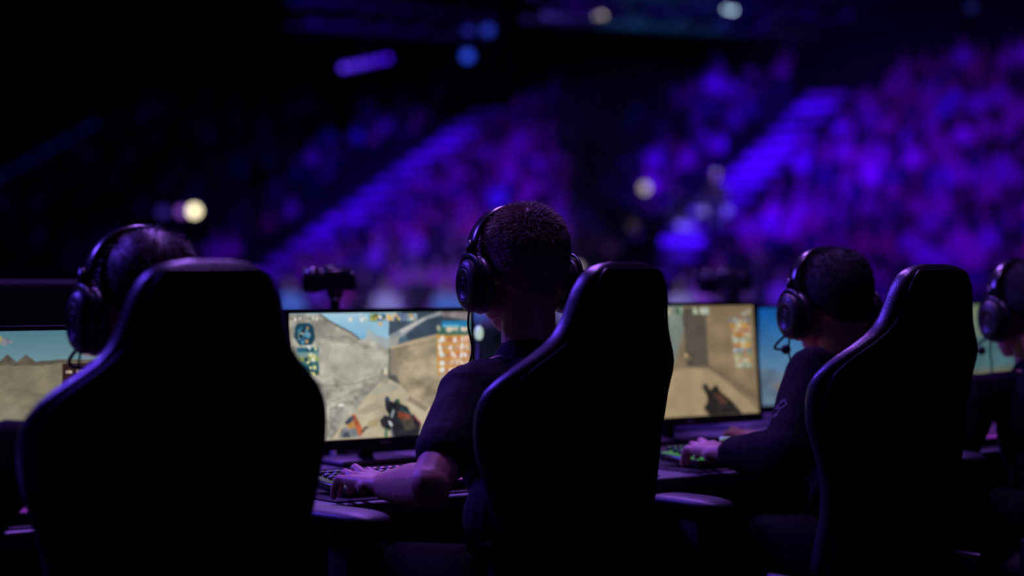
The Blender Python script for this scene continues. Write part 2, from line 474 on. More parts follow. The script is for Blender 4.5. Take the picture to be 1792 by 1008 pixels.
    # weapon held low at the right
    gun = [c2(603, 640), c2(616, 622), c2(628, 628), c2(634, 652), c2(660, 662), c2(676, 640), c2(694, 642), c2(700, 672), c2(745, 688), c2(765, 730), c2(830, 800), c2(815, 875),
           c2(650, 885), c2(640, 835), c2(615, 840), c2(580, 812), c2(570, 775), c2(600, 742), c2(632, 752), c2(606, 700)]
    p.poly(gun, (40, 40, 46), 0.5, 101, (40, 26))
    p.poly([c2(608, 625), c2(624, 624), c2(630, 650), c2(610, 650)], (35, 75, 110))
    p.poly([c2(676, 642), c2(692, 644), c2(696, 668), c2(680, 664)], (50, 100, 60))
    p.poly([c2(680, 715), c2(745, 725), c2(785, 775), c2(740, 800), c2(690, 760)], (112, 74, 58), 0.4, 102, (30, 20))
    p.poly([c2(700, 775), c2(770, 770), c2(800, 820), c2(730, 840)], (74, 70, 60), 0.4, 103, (30, 20))
    p.line([c2(690, 745), c2(770, 742)], (150, 70, 50), 0.005); p.line([c2(655, 715), c2(645, 750)], (150, 165, 175), 0.006)
    p.line([c2(630, 785), c2(642, 805)], (225, 230, 230), 0.006); p.line([c2(780, 740), c2(825, 795)], (120, 40, 40), 0.004)
    p.line([c2(700, 700), c2(780, 745)], (35, 80, 90), 0.004); p.line([c2(610, 835), c2(606, 870)], (80, 115, 80), 0.008)
    p.line([c2(640, 830), c2(655, 885)], (90, 95, 110), 0.006)
    # raised hand with bright sleeve at the left
    p.poly([c2(262, 700), c2(340, 675), c2(352, 720), c2(320, 800), c2(262, 880)], (150, 148, 140), 0.4, 111, (40, 30))
    p.poly([c2(320, 885), c2(330, 835), c2(380, 800), c2(430, 830), c2(462, 880)], (128, 132, 138), 0.4, 112, (30, 20))
    p.poly([c2(395, 740), c2(415, 735), c2(450, 800), c2(468, 850), c2(440, 880), c2(420, 820)], (178, 96, 62), 0.4, 113, (30, 20))
    p.poly([c2(360, 800), c2(400, 770), c2(420, 820), c2(380, 830)], (205, 150, 80), 0.3, 114)
    p.poly([c2(350, 790), c2(385, 755), c2(412, 745), c2(405, 775), c2(370, 805)], (60, 72, 86), 0.3, 115)
    p.line([c2(460, 850), c2(475, 825), c2(492, 818)], (60, 58, 60), 0.005)
    p.line([c2(325, 682), c2(345, 678)], (240, 240, 230), 0.006)
    p.poly([c2(340, 885), c2(350, 850), c2(380, 845), c2(385, 885)], (70, 74, 84), 0.2, 116)
    p.soften(2); return p


def pic_town():
    p = Pic((96, 146, 166), (138, 178, 188), 0.26)
    p.poly([(0, .17), (.2, .15), (.4, .16), (.48, .17), (.53, .21), (.56, .165), (.6, .22), (.64, .17), (.68, .22), (.8, .21), (1, .22), (1, 1), (0, 1)], (112, 104, 90), 0.3, 201, (30, 20))
    p.poly([(0, .21), (.3, .2), (.5, .24), (.7, .25), (.85, .23), (1, .25), (1, 1), (0, 1)], (150, 140, 116), 0.22, 202, (14, 12))
    p.poly([(0, .45), (.35, .42), (.55, .5), (.7, .6), (.55, .9), (.2, 1), (0, 1)], (166, 158, 134), 0.2, 203, (16, 12), 0.6)
    p.poly([(.4, 1), (.7, .8), (1, .9), (1, 1)], (120, 108, 92), 0.2, 204)
    p.blobs(.50, .05, .60, .09, [(150, 90, 120), (190, 180, 120), (160, 160, 170)], 8, .012, 3)
    p.rect(.80, .24, 1.0, .42, (58, 36, 34), noise=.2, seed=5); p.rect(.80, .43, 1, .5, (70, 70, 60), noise=.2, seed=6)
    p.rect(.80, .5, 1, .56, (60, 80, 95)); p.rect(.80, .56, 1, .63, (180, 140, 55)); p.rect(.80, .63, 1, .72, (50, 46, 60))
    p.rect(.89, .13, 1, .2, (150, 140, 160), noise=.2, seed=7)
    for y, s in ((.29, 1), (.36, 2), (.47, 3), (.53, 4), (.66, 5), (.7, 6)):
        p.blobs(.815, y, .99, y + .02, [(225, 215, 205), (205, 200, 200), (220, 150, 70)], 16, .009, 80 + s)
    p.soften(2); return p


def pic_brown():
    p = Pic((150, 132, 106), (140, 122, 96), 0.9)
    n = fbm(300, 6, 5)[..., None]; p.a = p.a * (0.82 + 0.36 * n)
    p.poly([(.30, 0), (.50, 0), (.50, .2), (.42, .5), (.34, .55), (.25, .4)], (130, 140, 132), .15, 301)
    p.poly([(.49, .02), (.66, .02), (.65, .55), (.50, .55)], (98, 88, 78), .2, 302, (10, 8))
    p.poly([(.66, 0), (1, 0), (1, .9), (.78, .7), (.66, .56)], (148, 128, 98), .2, 303, (8, 8))
    p.poly([(.30, .6), (.5, .56), (.66, .58), (.9, .85), (1, 1), (.2, 1)], (178, 156, 120), .1, 304)
    p.line([(.66, .55), (.8, .68), (1, .88)], (110, 94, 76), .008, .6)
    p.blobs(.49, .44, .52, .48, [(225, 190, 130)], 3, .009, 2)
    for x, cc in ((.28, (190, 150, 100)), (.36, (200, 190, 160)), (.44, (120, 150, 120)), (.55, (80, 110, 90)), (.62, (160, 175, 165))):
        p.rect(x, .02, x + .06, .08, cc, noise=.3, seed=int(x * 100)); p.blobs(x, .03, x + .06, .07, [(230, 220, 190), (60, 90, 70)], 4, .008, int(x * 50))
    p.blobs(.88, .05, .97, .1, [(180, 185, 165), (160, 120, 100)], 8, .011, 12)
    for i, cc in enumerate([(120, 140, 150), (198, 150, 70), (185, 140, 110), (200, 145, 60), (160, 170, 130), (205, 150, 70), (110, 135, 150), (150, 160, 120), (198, 160, 90), (150, 165, 140)]):
        y = .12 + i * .046; p.rect(.82 + .004 * i, y, .97, y + .04, cc, noise=.2, seed=310 + i)
        p.blobs(.84, y + .01, .96, y + .03, [(220, 200, 150), (200, 210, 205), (170, 110, 80)], 7, .009, 320 + i)
    p.poly([(.60, .74), (.625, .70), (.655, .77), (.70, .72), (.73, .79), (.80, .87), (.88, 1.0), (.64, 1.0), (.60, .93), (.63, .88), (.63, .82)], (46, 42, 40), .5, 330, (40, 30))
    p.poly([(.68, .8), (.72, .8), (.78, .9), (.72, .9)], (92, 62, 50), .3, 331)
    p.soften(2); return p


def pic_blue():
    p = Pic((16, 92, 178), (96, 142, 182), 0.55)
    n = fbm(400, 4, 3)[..., None]; p.a = p.a * (0.85 + 0.3 * n)
    p.poly([(0, .6), (.2, .66), (.4, .62), (.7, .7), (1, .66), (1, 1), (0, 1)], (104, 128, 150), .25, 401, (10, 8))
    p.poly([(.1, .78), (.3, .74), (.5, .8), (.6, .88), (.2, .9)], (140, 120, 110), .25, 402, (14, 10), .7)
    p.poly([(.8, 0), (1, 0), (1, .3), (.86, .2)], (150, 160, 120), .2, 403)
    p.soften(3); return p


def pic_green():
    p = Pic((150, 165, 130), (120, 150, 150), 0.6)
    p.poly([(0, .4), (1, .3), (1, .7), (0, .75)], (96, 140, 150), .25, 411)
    p.poly([(0, .75), (1, .7), (1, 1), (0, 1)], (130, 130, 110), .2, 412)
    p.soften(3); return p


def display_mat(name, strength):
    m = bpy.data.materials.new(name); m.use_nodes = True; nt = m.node_tree; b = nt.nodes['Principled BSDF']
    at = nt.nodes.new('ShaderNodeAttribute'); at.attribute_name = 'picture'
    b.inputs['Base Color'].default_value = (0.01, 0.01, 0.01, 1); b.inputs['Roughness'].default_value = 0.5
    nt.links.new(at.outputs['Color'], b.inputs['Emission Color']); b.inputs['Emission Strength'].default_value = strength
    return m


def make_monitor(name, centre, yaw, pic, strength, label, tilt=0.0, zc=0.965, W=0.523, H=0.298, badge=True):
    root = thing(name, (centre.x, centre.y, 0.7505), label, 'monitor', rz=yaw)
    zc = zc - 0.7505
    T = Matrix.Translation((0, 0, zc)) @ Matrix.Rotation(-tilt, 4, 'X')     # screen faces -Y locally
    # display
    xs = (np.arange(GW) / (GW - 1) - 0.5) * W; zs = (0.5 - np.arange(GH) / (GH - 1)) * H
    X, Z = np.meshgrid(xs, zs)
    co = np.stack([X, np.full_like(X, -0.0005), Z], -1).reshape(-1, 3)
    idx = np.arange(GW * GH).reshape(GH, GW)
    q = np.stack([idx[:-1, :-1], idx[1:, :-1], idx[1:, 1:], idx[:-1, 1:]], -1).reshape(-1, 4)
    me = bpy.data.meshes.new('display')
    me.vertices.add(len(co)); me.vertices.foreach_set('co', co.ravel())
    me.loops.add(q.size); me.loops.foreach_set('vertex_index', q.ravel())
    me.polygons.add(len(q)); me.polygons.foreach_set('loop_start', np.arange(0, q.size, 4))
    me.update(calc_edges=True)
    a = np.clip(pic.a, 0, 255) / 255
    a = np.where(a <= 0.04045, a / 12.92, ((a + 0.055) / 1.055) ** 2.4)
    ca = me.color_attributes.new('picture', 'FLOAT_COLOR', 'POINT')
    ca.data.foreach_set('color', np.concatenate([a, np.ones((GH, GW, 1))], -1).astype(np.float32).ravel())
    me.transform(T)
    link('display', me, display_mat(name + '_display', strength), root, False)
    # bezel: four bars and back shell
    bm = bmesh.new(); tk = 0.022; b = 0.010; chin = 0.024
    for c, d in (((0, tk / 2 - .004, H / 2 + b / 2), (W + 2 * b, tk, b)), ((0, tk / 2 - .004, -H / 2 - chin / 2), (W + 2 * b, tk, chin)),
                 ((-W / 2 - b / 2, tk / 2 - .004, 0), (b, tk, H)), ((W / 2 + b / 2, tk / 2 - .004, 0), (b, tk, H))):
        box(bm, c, d)
    bmesh.ops.transform(bm, matrix=T, verts=bm.verts); link('bezel', bm, PLASTIC, root, False)
    bm = bmesh.new()
    box(bm, (0, 0.020, -chin / 2 + b / 2), (W + 2 * b - .002, 0.030, H + b + chin - .002), bevel=.006)
    box(bm, (0, 0.045, -0.01), (W * .55, 0.035, H * .6), bevel=.012)
    bmesh.ops.transform(bm, matrix=T, verts=bm.verts); link('back_shell', bm, PLASTIC, root)
    if badge:
        bm = bmesh.new()
        for dx in (-.0095, .0, .0095):
            box(bm, (dx, -.0046, -H / 2 - chin / 2), (.0085, .001, .0075))
            box(bm, (dx, -.0052, -H / 2 - chin / 2), (.0045, .001, .003))
        bmesh.ops.transform(bm, matrix=T, verts=bm.verts)
        o = link('badge', bm, mat('badge_grey', (0.35, 0.33, 0.38), 0.4), root, False); o['label'] = 'small pale badge on the lower bezel'
    bm = bmesh.new(); cyl(bm, (0, .075, .012), (0, .075, zc + .02), .019, n=20); box(bm, (0, .062, zc), (.07, .03, .07), bevel=.006); link('stand', bm, PLASTIC, root)
    bm = bmesh.new(); box(bm, (0, .06, .0065), (.24, .17, .012), bevel=.005); link('base', bm, PLASTIC, root)
    bm = bmesh.new()
    for k in range(12):
        t = k / 11
    tube(bm, smooth_poly([(0, .06, zc - .03), (.02, .13, .12), (-.01, .16, .03), (.05, .19, .01), (.12, .23, .008)], 8), .0035, 8); link('cable', bm, RUBBER, root)
    return root


M2 = Vector((-0.309, 4.767, 0))
make_monitor('monitor', M2 - D + Vector((-0.012, 0.0, 0)), TH, pic_town(), 0.62, 'monitor at far left showing a sandy wall under a blue sky', zc=0.936)
make_monitor('monitor', M2, TH, pic_alley(), 0.92, 'monitor showing a grey alley and a dark weapon, left of the central player', tilt=R(1.5))
make_monitor('monitor', M2 + D + Vector((0.012, 0.0, 0)), TH, pic_brown(), 0.78, 'monitor showing a brown corridor, right of the central chair', tilt=R(5), zc=0.972)
make_monitor('monitor', Vector((0.955, 6.22, 0)), TH, pic_blue(), 0.75, 'monitor with a blue sky picture behind the third player', zc=0.955, badge=False)
make_monitor('monitor', Vector((1.63, 6.78, 0)), TH, pic_green(), 0.5, 'dim grey-green monitor glimpsed beside the rightmost head', zc=0.955, badge=False)
# second length of desk for the last two monitors
dc = Vector((1.31, 6.77, 0))
d2 = thing('player_desk', (dc.x, dc.y, 0), 'dark desk end beyond the main row, carrying the two farthest monitors', 'desk', rz=TH)
bm = bmesh.new(); box(bm, (0, 0, 0.735), (1.9, 0.50, 0.03), bevel=.004); link('desk_top', bm, DESK, d2, False)
for x in (-.9, .9):
    bm = bmesh.new(); box(bm, (x, 0, .36), (.03, .55, .72)); link('leg', bm, DESKDARK, d2, False)


# ------------------------------------------------------------------ keyboards
def glow_mat(name, col, s):
    return mat(name, (0.02, 0.02, 0.02), 0.5, emit=col, estr=s)


KEYCAP = mat('keycap', (0.03, 0.03, 0.035), 0.35, noise=0.15)


def make_keyboard(corner, yaw, label, glow_cols, W=0.44, Dp=0.14):
    """corner is the near left corner; the keyboard runs along the desk."""
    root = thing('keyboard', corner, label, 'keyboard', rz=yaw)
    T = Matrix.Rotation(R(4), 4, 'X')
    bm = bmesh.new()
    box(bm, (W / 2, Dp / 2, .010), (W, Dp, .018), bevel=.004); bmesh.ops.transform(bm, matrix=T, verts=bm.verts); link('case', bm, GLOSS, root)
    n = len(glow_cols)
    for gi, (x0, x1, col, st) in enumerate(glow_cols):
        bm = bmesh.new()
        box(bm, ((x0 + x1) / 2 * W, Dp / 2, .0205), ((x1 - x0) * W - .006, Dp - .014, .002))
        for j in range(6):
            for i in range(22):
                lx = .0165 + .019 * i
                if x0 * W < lx < x1 * W - .003: box(bm, (lx, .010 + .019 * (j + .5) + (.004 if j == 5 else 0) + .002, .0312 + .0012 * abs(j - 2)), (.006, .006, .0006)), box(bm, (lx, .0112 + .019 * j + (.004 if j == 5 else 0), .0265), (.012, .0004, .005))
        bmesh.ops.transform(bm, matrix=T, verts=bm.verts)
        o = link('key_backlight', bm, glow_mat('glow_%s_%d' % (root.name, gi), col, st), root, False); o['label'] = 'coloured key lighting showing between and on the keycaps'
    bm = bmesh.new(); p = 0.019; nx = int((W - .012) / p)
    for j in range(6):
        x = .007; skip = 0
        while x < W - .02:
            wk = p if not (j == 0 and 4.4 < (x / p) < 6) else p * 6
            if j in (1, 2) and x < .01: wk = p * (1.5 + .25 * j)
            if x + wk > W - .004: break
            box(bm, (x + wk / 2, .010 + p * (j + .5) + (.004 if j == 5 else 0), .0265 + .0012 * abs(j - 2)), (wk - .0035, p - .0035, .009), bevel=.0022, seg=1); x += wk
    bmesh.ops.transform(bm, matrix=T, verts=bm.verts); link('keycaps', bm, KEYCAP, root, False)
    bm = bmesh.new(); tube(bm, smooth_poly([(W / 2, Dp, .01), (W / 2 + .02, Dp + .08, .006), (W / 2 - .03, Dp + .2, .006), (W / 2, Dp + .35, .006)], 8), .0025, 6); link('cable', bm, RUBBER, root)
    return root


K2 = Vector((-0.335, 4.015, 0.754)); KY = TH
PUR = (0.55, 0.08, 1.0); PNK = (1.0, 0.15, 0.45); GRN = (0.25, 1.0, 0.35); WHT = (0.55, 0.6, 0.8)
make_keyboard(K2 - D, KY, 'keyboard glowing purple at the lower left edge of the picture', [(0, 1, PUR, .35)])
make_keyboard(K2, KY, 'keyboard with white and purple backlit keys under the bare left hand', [(0, .22, WHT, .10), (.22, 1, (.75, .12, 1.0), .9)])
make_keyboard(K2 + D, KY, "keyboard with green and pink backlit keys under the third player's hand", [(0, .2, GRN, .17), (.2, .75, PNK, 1.3), (.75, 1, PUR, .5)])
make_keyboard(K2 + D * 2, KY, 'keyboard in front of the rightmost player, mostly hidden', [(0, 1, PUR, .3)])
for i, nm in enumerate(('far left player, mostly hidden', 'central player, under the keyboard', "third player, its edge beside the forearm", 'rightmost player, mostly hidden')):
    bm = bmesh.new(); c = K2 + D * (i - 1) + RD * .38 + FD * .09
    box(bm, (0, 0, 0), (.86, .27, .0025)); o = link('desk_mat', bm, PAD, None, False); o.location = (c.x, c.y, .7516); o.rotation_euler = (0, 0, TH)
    tag(o, 'black cloth desk mat of the ' + nm, 'desk mat')
# computer mice on the mats
for i, nm in enumerate(('far left player', 'central player', 'third player', 'rightmost player')):
    c = K2 + D * (i - 1) + RD * .60 + FD * .07
    r_ = thing('computer_mouse', (c.x, c.y, .753), 'black mouse to the right of the keyboard of the ' + nm, 'mouse', rz=TH)
    bm = bmesh.new(); ball(bm, (0, 0, .004), (.031, .06, .034), n=20)
    for v in bm.verts: v.co.z = max(v.co.z, 0)
    link('shell', bm, PLASTIC, r_)
    bm = bmesh.new(); cyl(bm, (-.004, .033, .031), (.004, .033, .031), .007); link('wheel', bm, RUBBER, r_)


# ------------------------------------------------------------------ gaming chairs
def prof1(z, table):
    for (z0, v0), (z1, v1) in zip(table[:-1], table[1:]):
        if z0 >= z >= z1:
            return v0 + (v1 - v0) * (z0 - z) / (z0 - z1)
    return table[-1][1] if z < table[-1][0] else table[0][1]


def prof(z, table):
    w_ = .018 if z < -.03 else .002
    return sum(prof1(z + w_ * t, table) for t in (-1, -.6, -.2, .2, .6, 1)) / 6


WT = [(.030, .030), (.0285, .050), (.025, .067), (.019, .082), (.010, .095), (-.005, .107), (-.03, .117), (-.06, .125), (-.09, .135), (-.11, .148), (-.13, .171), (-.15, .198), (-.17, .219), (-.19, .234),
      (-.215, .243), (-.25, .246), (-.31, .238), (-.37, .220), (-.43, .205), (-.50, .200), (-.60, .210), (-.70, .215)]
WING = [(.03, .004), (-.02, .02), (-.08, .03), (-.13, .05), (-.2, .08), (-.3, .085), (-.45, .07), (-.7, .06)]
THK = [(.030, .014), (.024, .034), (.01, .054), (-.02, .066), (-.1, .068), (-.2, .066), (-.7, .07)]


def make_chair(top, yaw, label, recline=R(9), scale=1.0, group=None, arm=0.0):
    """top: world position of the top centre of the backrest."""
    left, f = frame_from_yaw(yaw)
    ztop = top.z - .03
    back_run = math.tan(recline)
    root_xy = Vector((top.x, top.y, 0)) + f * (.75 * back_run + .26)
    root = thing('gaming_chair', (root_xy.x, root_xy.y, 0), label, 'chair', group, rz=yaw)
    # local: +Y facing, +X right
    yb0 = -(.75 * back_run + .26)

    def pt(z, x, yoff):
        return Vector((x, yb0 - z * back_run * -1 * -1 + yoff if False else yb0 + (-z) * back_run + yoff, ztop + z))
    N = 56
    zs = [.030, .0285, .026, .022, .017, .010, .0] + [-.0 - .02 * k for k in range(1, 36)]

    def ring(z, inset=0.0, tk=1.0):
        wv = prof(z, WT) - inset; th = prof(z, THK) * tk; wg = prof(z, WING); out = []
        for k in range(N):
            a_ = 2 * PI * k / N; ca, sa = math.cos(a_), math.sin(a_)
            x = wv * math.copysign(abs(ca) ** .5, ca); y = th / 2 * math.copysign(abs(sa) ** .6, sa)
            u = abs(x) / .24
            out.append(pt(z, x * scale, y + wg * (u ** 2.2) * 1.0))
        return out
    bm = bmesh.new(); loft(bm, [ring(z) for z in zs]); bmesh.ops.recalc_face_normals(bm, faces=bm.faces)
    link('backrest', bm, LEATHER, root)
    # fabric covered rear panel, sitting just proud of the shell
    bm = bmesh.new(); rows = []
    zp = [.016, .010] + [.004 - .02 * k for k in range(0, 35)]
    for z in zp:
        zz = min(z, .03); wv = (prof(zz, WT) - .016); th = prof(zz, THK); wg = prof(zz, WING); row = []
        for k in range(25):
            t = -1 + 2 * k / 24
            x = wv * t; u = abs(x) / .24
            full = prof(zz, WT); ca = min(1, abs(x) / full) ** (1 / .5); sa = math.sqrt(max(0, 1 - ca * ca))
            y = -th / 2 * sa ** .6 - .003
            row.append(bm.verts.new(pt(z, x * scale, y + wg * (u ** 2.2))))
        rows.append(row)
    for A_, B_ in zip(rows[:-1], rows[1:]):
        for k in range(24):
            bm.faces.new((A_[k], A_[k + 1], B_[k + 1], B_[k]))
    edge = [Vector(v.co) for v in rows[-1]]
    rim = [Vector(r_[0].co) for r_ in rows[::-1]] + [Vector(v.co) for v in rows[0][1:-1]] + [Vector(r_[-1].co) for r_ in rows]
    geo = bmesh.ops.extrude_face_region(bm, geom=bm.faces[:])
    bmesh.ops.translate(bm, vec=(0, .006, 0), verts=[g for g in geo['geom'] if isinstance(g, bmesh.types.BMVert)])
    bmesh.ops.recalc_face_normals(bm, faces=bm.faces)
    link('rear_panel', bm, PANEL, root)
    bm = bmesh.new(); tube(bm, rim, .0028, 6); link('piping', bm, LEATHER, root)
    # lumbar wings meet the seat
    bm = bmesh.new(); box(bm, (0, .0, .455), (.40, .46, .09), bevel=.03, seg=4)
    for s in (-1, 1):
        box(bm, (s * .235, .02, .475), (.09, .44, .11), rot=Matrix.Rotation(s * R(12), 3, 'Y'), bevel=.03, seg=4)
    link('seat', bm, PANEL, root)
    for s in (-1, 1):
        bm = bmesh.new(); box(bm, (s * .29, -.23, .50), (.02, .10, .16), bevel=.008); link('recline_bracket', bm, METAL, root)
        armr = bpy.data.objects.new('armrest', None); COL.objects.link(armr); armr.parent = root
        bm = bmesh.new(); box(bm, (s * .295, .02, .40), (.05, .06, .03), bevel=.006); box(bm, (s * .315, .02, .57 + arm / 2), (.03, .065, .35 + arm), bevel=.008); o = link('post', bm, PLASTIC, armr)
        bm = bmesh.new(); rr = []
        for k in range(15):
            y = -.115 + .23 * k / 14; e = math.sqrt(max(.04, 1 - ((y) / .117) ** 4)); rr.append([Vector((s * .31 + .048 * e * math.copysign(abs(math.cos(q)) ** .7, math.cos(q)), y + .035, .761 + arm - .006 * abs(y / .14) ** 3 + .014 * e * math.copysign(abs(math.sin(q)) ** .8, math.sin(q)))) for q in [2 * PI * j / 20 for j in range(20)]])
        loft(bm, rr); bmesh.ops.recalc_face_normals(bm, faces=bm.faces); link('pad', bm, mat('arm_pad', (.03, .027, .034), .5, noise=.15), armr)
    bm = bmesh.new(); box(bm, (0, 0, .395), (.28, .26, .035), bevel=.008); link('mechanism', bm, METAL, root)
    bm = bmesh.new(); cyl(bm, (0, 0, .10), (0, 0, .38), .027); cyl(bm, (0, 0, .08), (0, 0, .24), .04); link('gas_lift', bm, METAL, root)
    bm = bmesh.new()
    for k in range(5):
        a_ = 2 * PI * k / 5 + .3; d = Vector((math.cos(a_), math.sin(a_), 0))
        tube(bm, [d * .02 + Vector((0, 0, .115)), d * .18 + Vector((0, 0, .10)), d * .33 + Vector((0, 0, .075))], [.032, .025, .018], 10)
    link('star_base', bm, METAL, root)
    for k in range(5):
        a_ = 2 * PI * k / 5 + .3; d = Vector((math.cos(a_), math.sin(a_), 0)); t_ = Vector((-d.y, d.x, 0)); c = d * .33 + Vector((0, 0, .03))
        bm = bmesh.new()
        for q in (-1, 1):
            cyl(bm, c + t_ * q * .008, c + t_ * q * .026, .03, n=18)
        cyl(bm, c, c + Vector((0, 0, .045)), .008); link('caster', bm, RUBBER, root)
    return root


CH1 = make_chair(P(362, 455, 2.92), R(30), 'large blurred black high-backed chair at the left, nearest the camera', arm=-.12)
CH2 = make_chair(P(1088, 458, 3.6), R(46), 'black high-backed chair of the central player, blue light along its edge')
CH3 = make_chair(P(1632, 462, 4.2), R(38), 'black high-backed chair at the right, violet light along its left edge', arm=-.05)
CH4 = make_chair(P(2040, 465, 4.75), R(38), 'chair behind the rightmost player, its back outside the picture')


# ------------------------------------------------------------------ players
def head_prims(O, left, f, k=1.08, pitch=R(8)):
    up0 = Vector((0, 0, 1)); ff = (f * math.cos(pitch) - up0 * math.sin(pitch)); up = (up0 * math.cos(pitch) + f * math.sin(pitch))
    rot = Matrix((left, ff, up)).transposed()

    def q(l, y, z):
        return O + (left * l + ff * y + up * z) * k
    pr = [('e', q(0, -.012, .028), [v * k for v in (.073, .094, .088)], rot),
          ('e', q(0, .035, -.02), [v * k for v in (.058, .062, .075)], rot),
          ('e', q(0, .048, -.072), [v * k for v in (.046, .044, .034)], rot),
          ('e', q(0, .078, -.088), [v * k for v in (.02, .018, .017)], rot),
          ('c', q(0, .092, .008), q(0, .110, -.026), .007 * k, .012 * k),
          ('e', q(0, .091, -.053), [v * k for v in (.024, .010, .005)], rot),
          ('e', q(0, .090, -.062), [v * k for v in (.021, .010, .006)], rot),
          ('e', q(0, .076, .024), [v * k for v in (.05, .018, .010)], rot)]
    for s in (-1, 1):
        pr += [('e', q(s * .031, .076, .004), [v * k for v in (.013, .011, .009)], rot), ('e', q(s * .055, .02, -.055), [v * k for v in (.014, .035, .03)], rot),
               ('e', q(s * .076, -.004, -.008), [v * k for v in (.009, .019, .031)], rot), ('e', q(s * .048, .062, -.02), [v * k for v in (.016, .018, .016)], rot)]
    return pr, q, rot, ff, up


def make_hair(root, org, q, rot, k, material, n, length, seed, fringe=0.0):
    r = random.Random(seed); bm = bmesh.new()
    c = (0, -.012, .028); rad = (.077, .098, .092)
    lm, fm, um = rot.col[0], rot.col[1], rot.col[2]

    def ok(l, y, z):
        line = .052 if y > .055 else (-.005 + (y + .02) * .55 if y > -.02 else -.005 + (y + .02) * 1.0)
        return z > line
    # cap
    nu, nv = 48, 28; grid = {}
    for i in range(nu):
        for j in range(nv + 1):
            a_ = 2 * PI * i / nu; b_ = PI * j / nv
            l = c[0] + rad[0] * math.sin(b_) * math.cos(a_); y = c[1] + rad[1] * math.sin(b_) * math.sin(a_); z = c[2] + rad[2] * math.cos(b_)
            grid[i, j] = (l, y, z)
    vv = {}
    for i in range(nu):
        for j in range(nv):
            cs = [(i, j), ((i + 1) % nu, j), ((i + 1) % nu, j + 1), (i, j + 1)]
            if all(ok(*grid[t]) for t in cs):
                vs_ = []
                for t in cs:
                    key = t if 0 < t[1] < nv else ('p', t[1])
                    if key not in vv: vv[key] = bm.verts.new(q(*grid[t]) - org)
                    if vv[key] not in vs_: vs_.append(vv[key])
                if len(vs_) >= 3: bm.faces.new(vs_)
    whorl = Vector((.012, -.055, .10))
    cnt = 0
    while cnt < n:
        v = Vector((r.gauss(0, 1), r.gauss(0, 1), r.gauss(0, 1))).normalized()
        l, y, z = c[0] + rad[0] * v.x, c[1] + rad[1] * v.y, c[2] + rad[2] * v.z
        if not ok(l, y, z): continue
        cnt += 1
        p0 = Vector((l, y, z)); nrm = Vector((v.x / rad[0], v.y / rad[1], v.z / rad[2])).normalized()
        fl = (p0 - whorl); fl = (fl - nrm * fl.dot(nrm)); fl = fl.normalized() if fl.length > 1e-4 else Vector((1, 0, 0))
        topw = max(0.0, min(1.0, (z - .03) / .06)); ln = length * (.35 + .65 * topw) * r.uniform(.6, 1.25)
        if fringe and y > .05: ln += fringe
        jit = Vector((r.gauss(0, .16), r.gauss(0, .16), r.gauss(0, .16)))
        d1 = (nrm * (.55 + .35 * topw) + fl * .75 + jit).normalized(); d2 = (d1 + fl * .35 - nrm * .1 + jit * .4).normalized()
        side = d1.cross(Vector((r.uniform(-1, 1), r.uniform(-1, 1), r.uniform(-1, 1)))).normalized() * .00045
        a0 = p0 - nrm * .002; a1 = a0 + d1 * ln * .55; a2 = a1 + d2 * ln * .45
        W_ = [a0 - side, a0 + side, a1 + side * .8, a1 - side * .8, a2]
        V_ = [bm.verts.new(q(*t) - org) for t in W_]
        bm.faces.new((V_[0], V_[1], V_[2], V_[3])); bm.faces.new((V_[3], V_[2], V_[4]))
    return link('hair', bm, material, root)


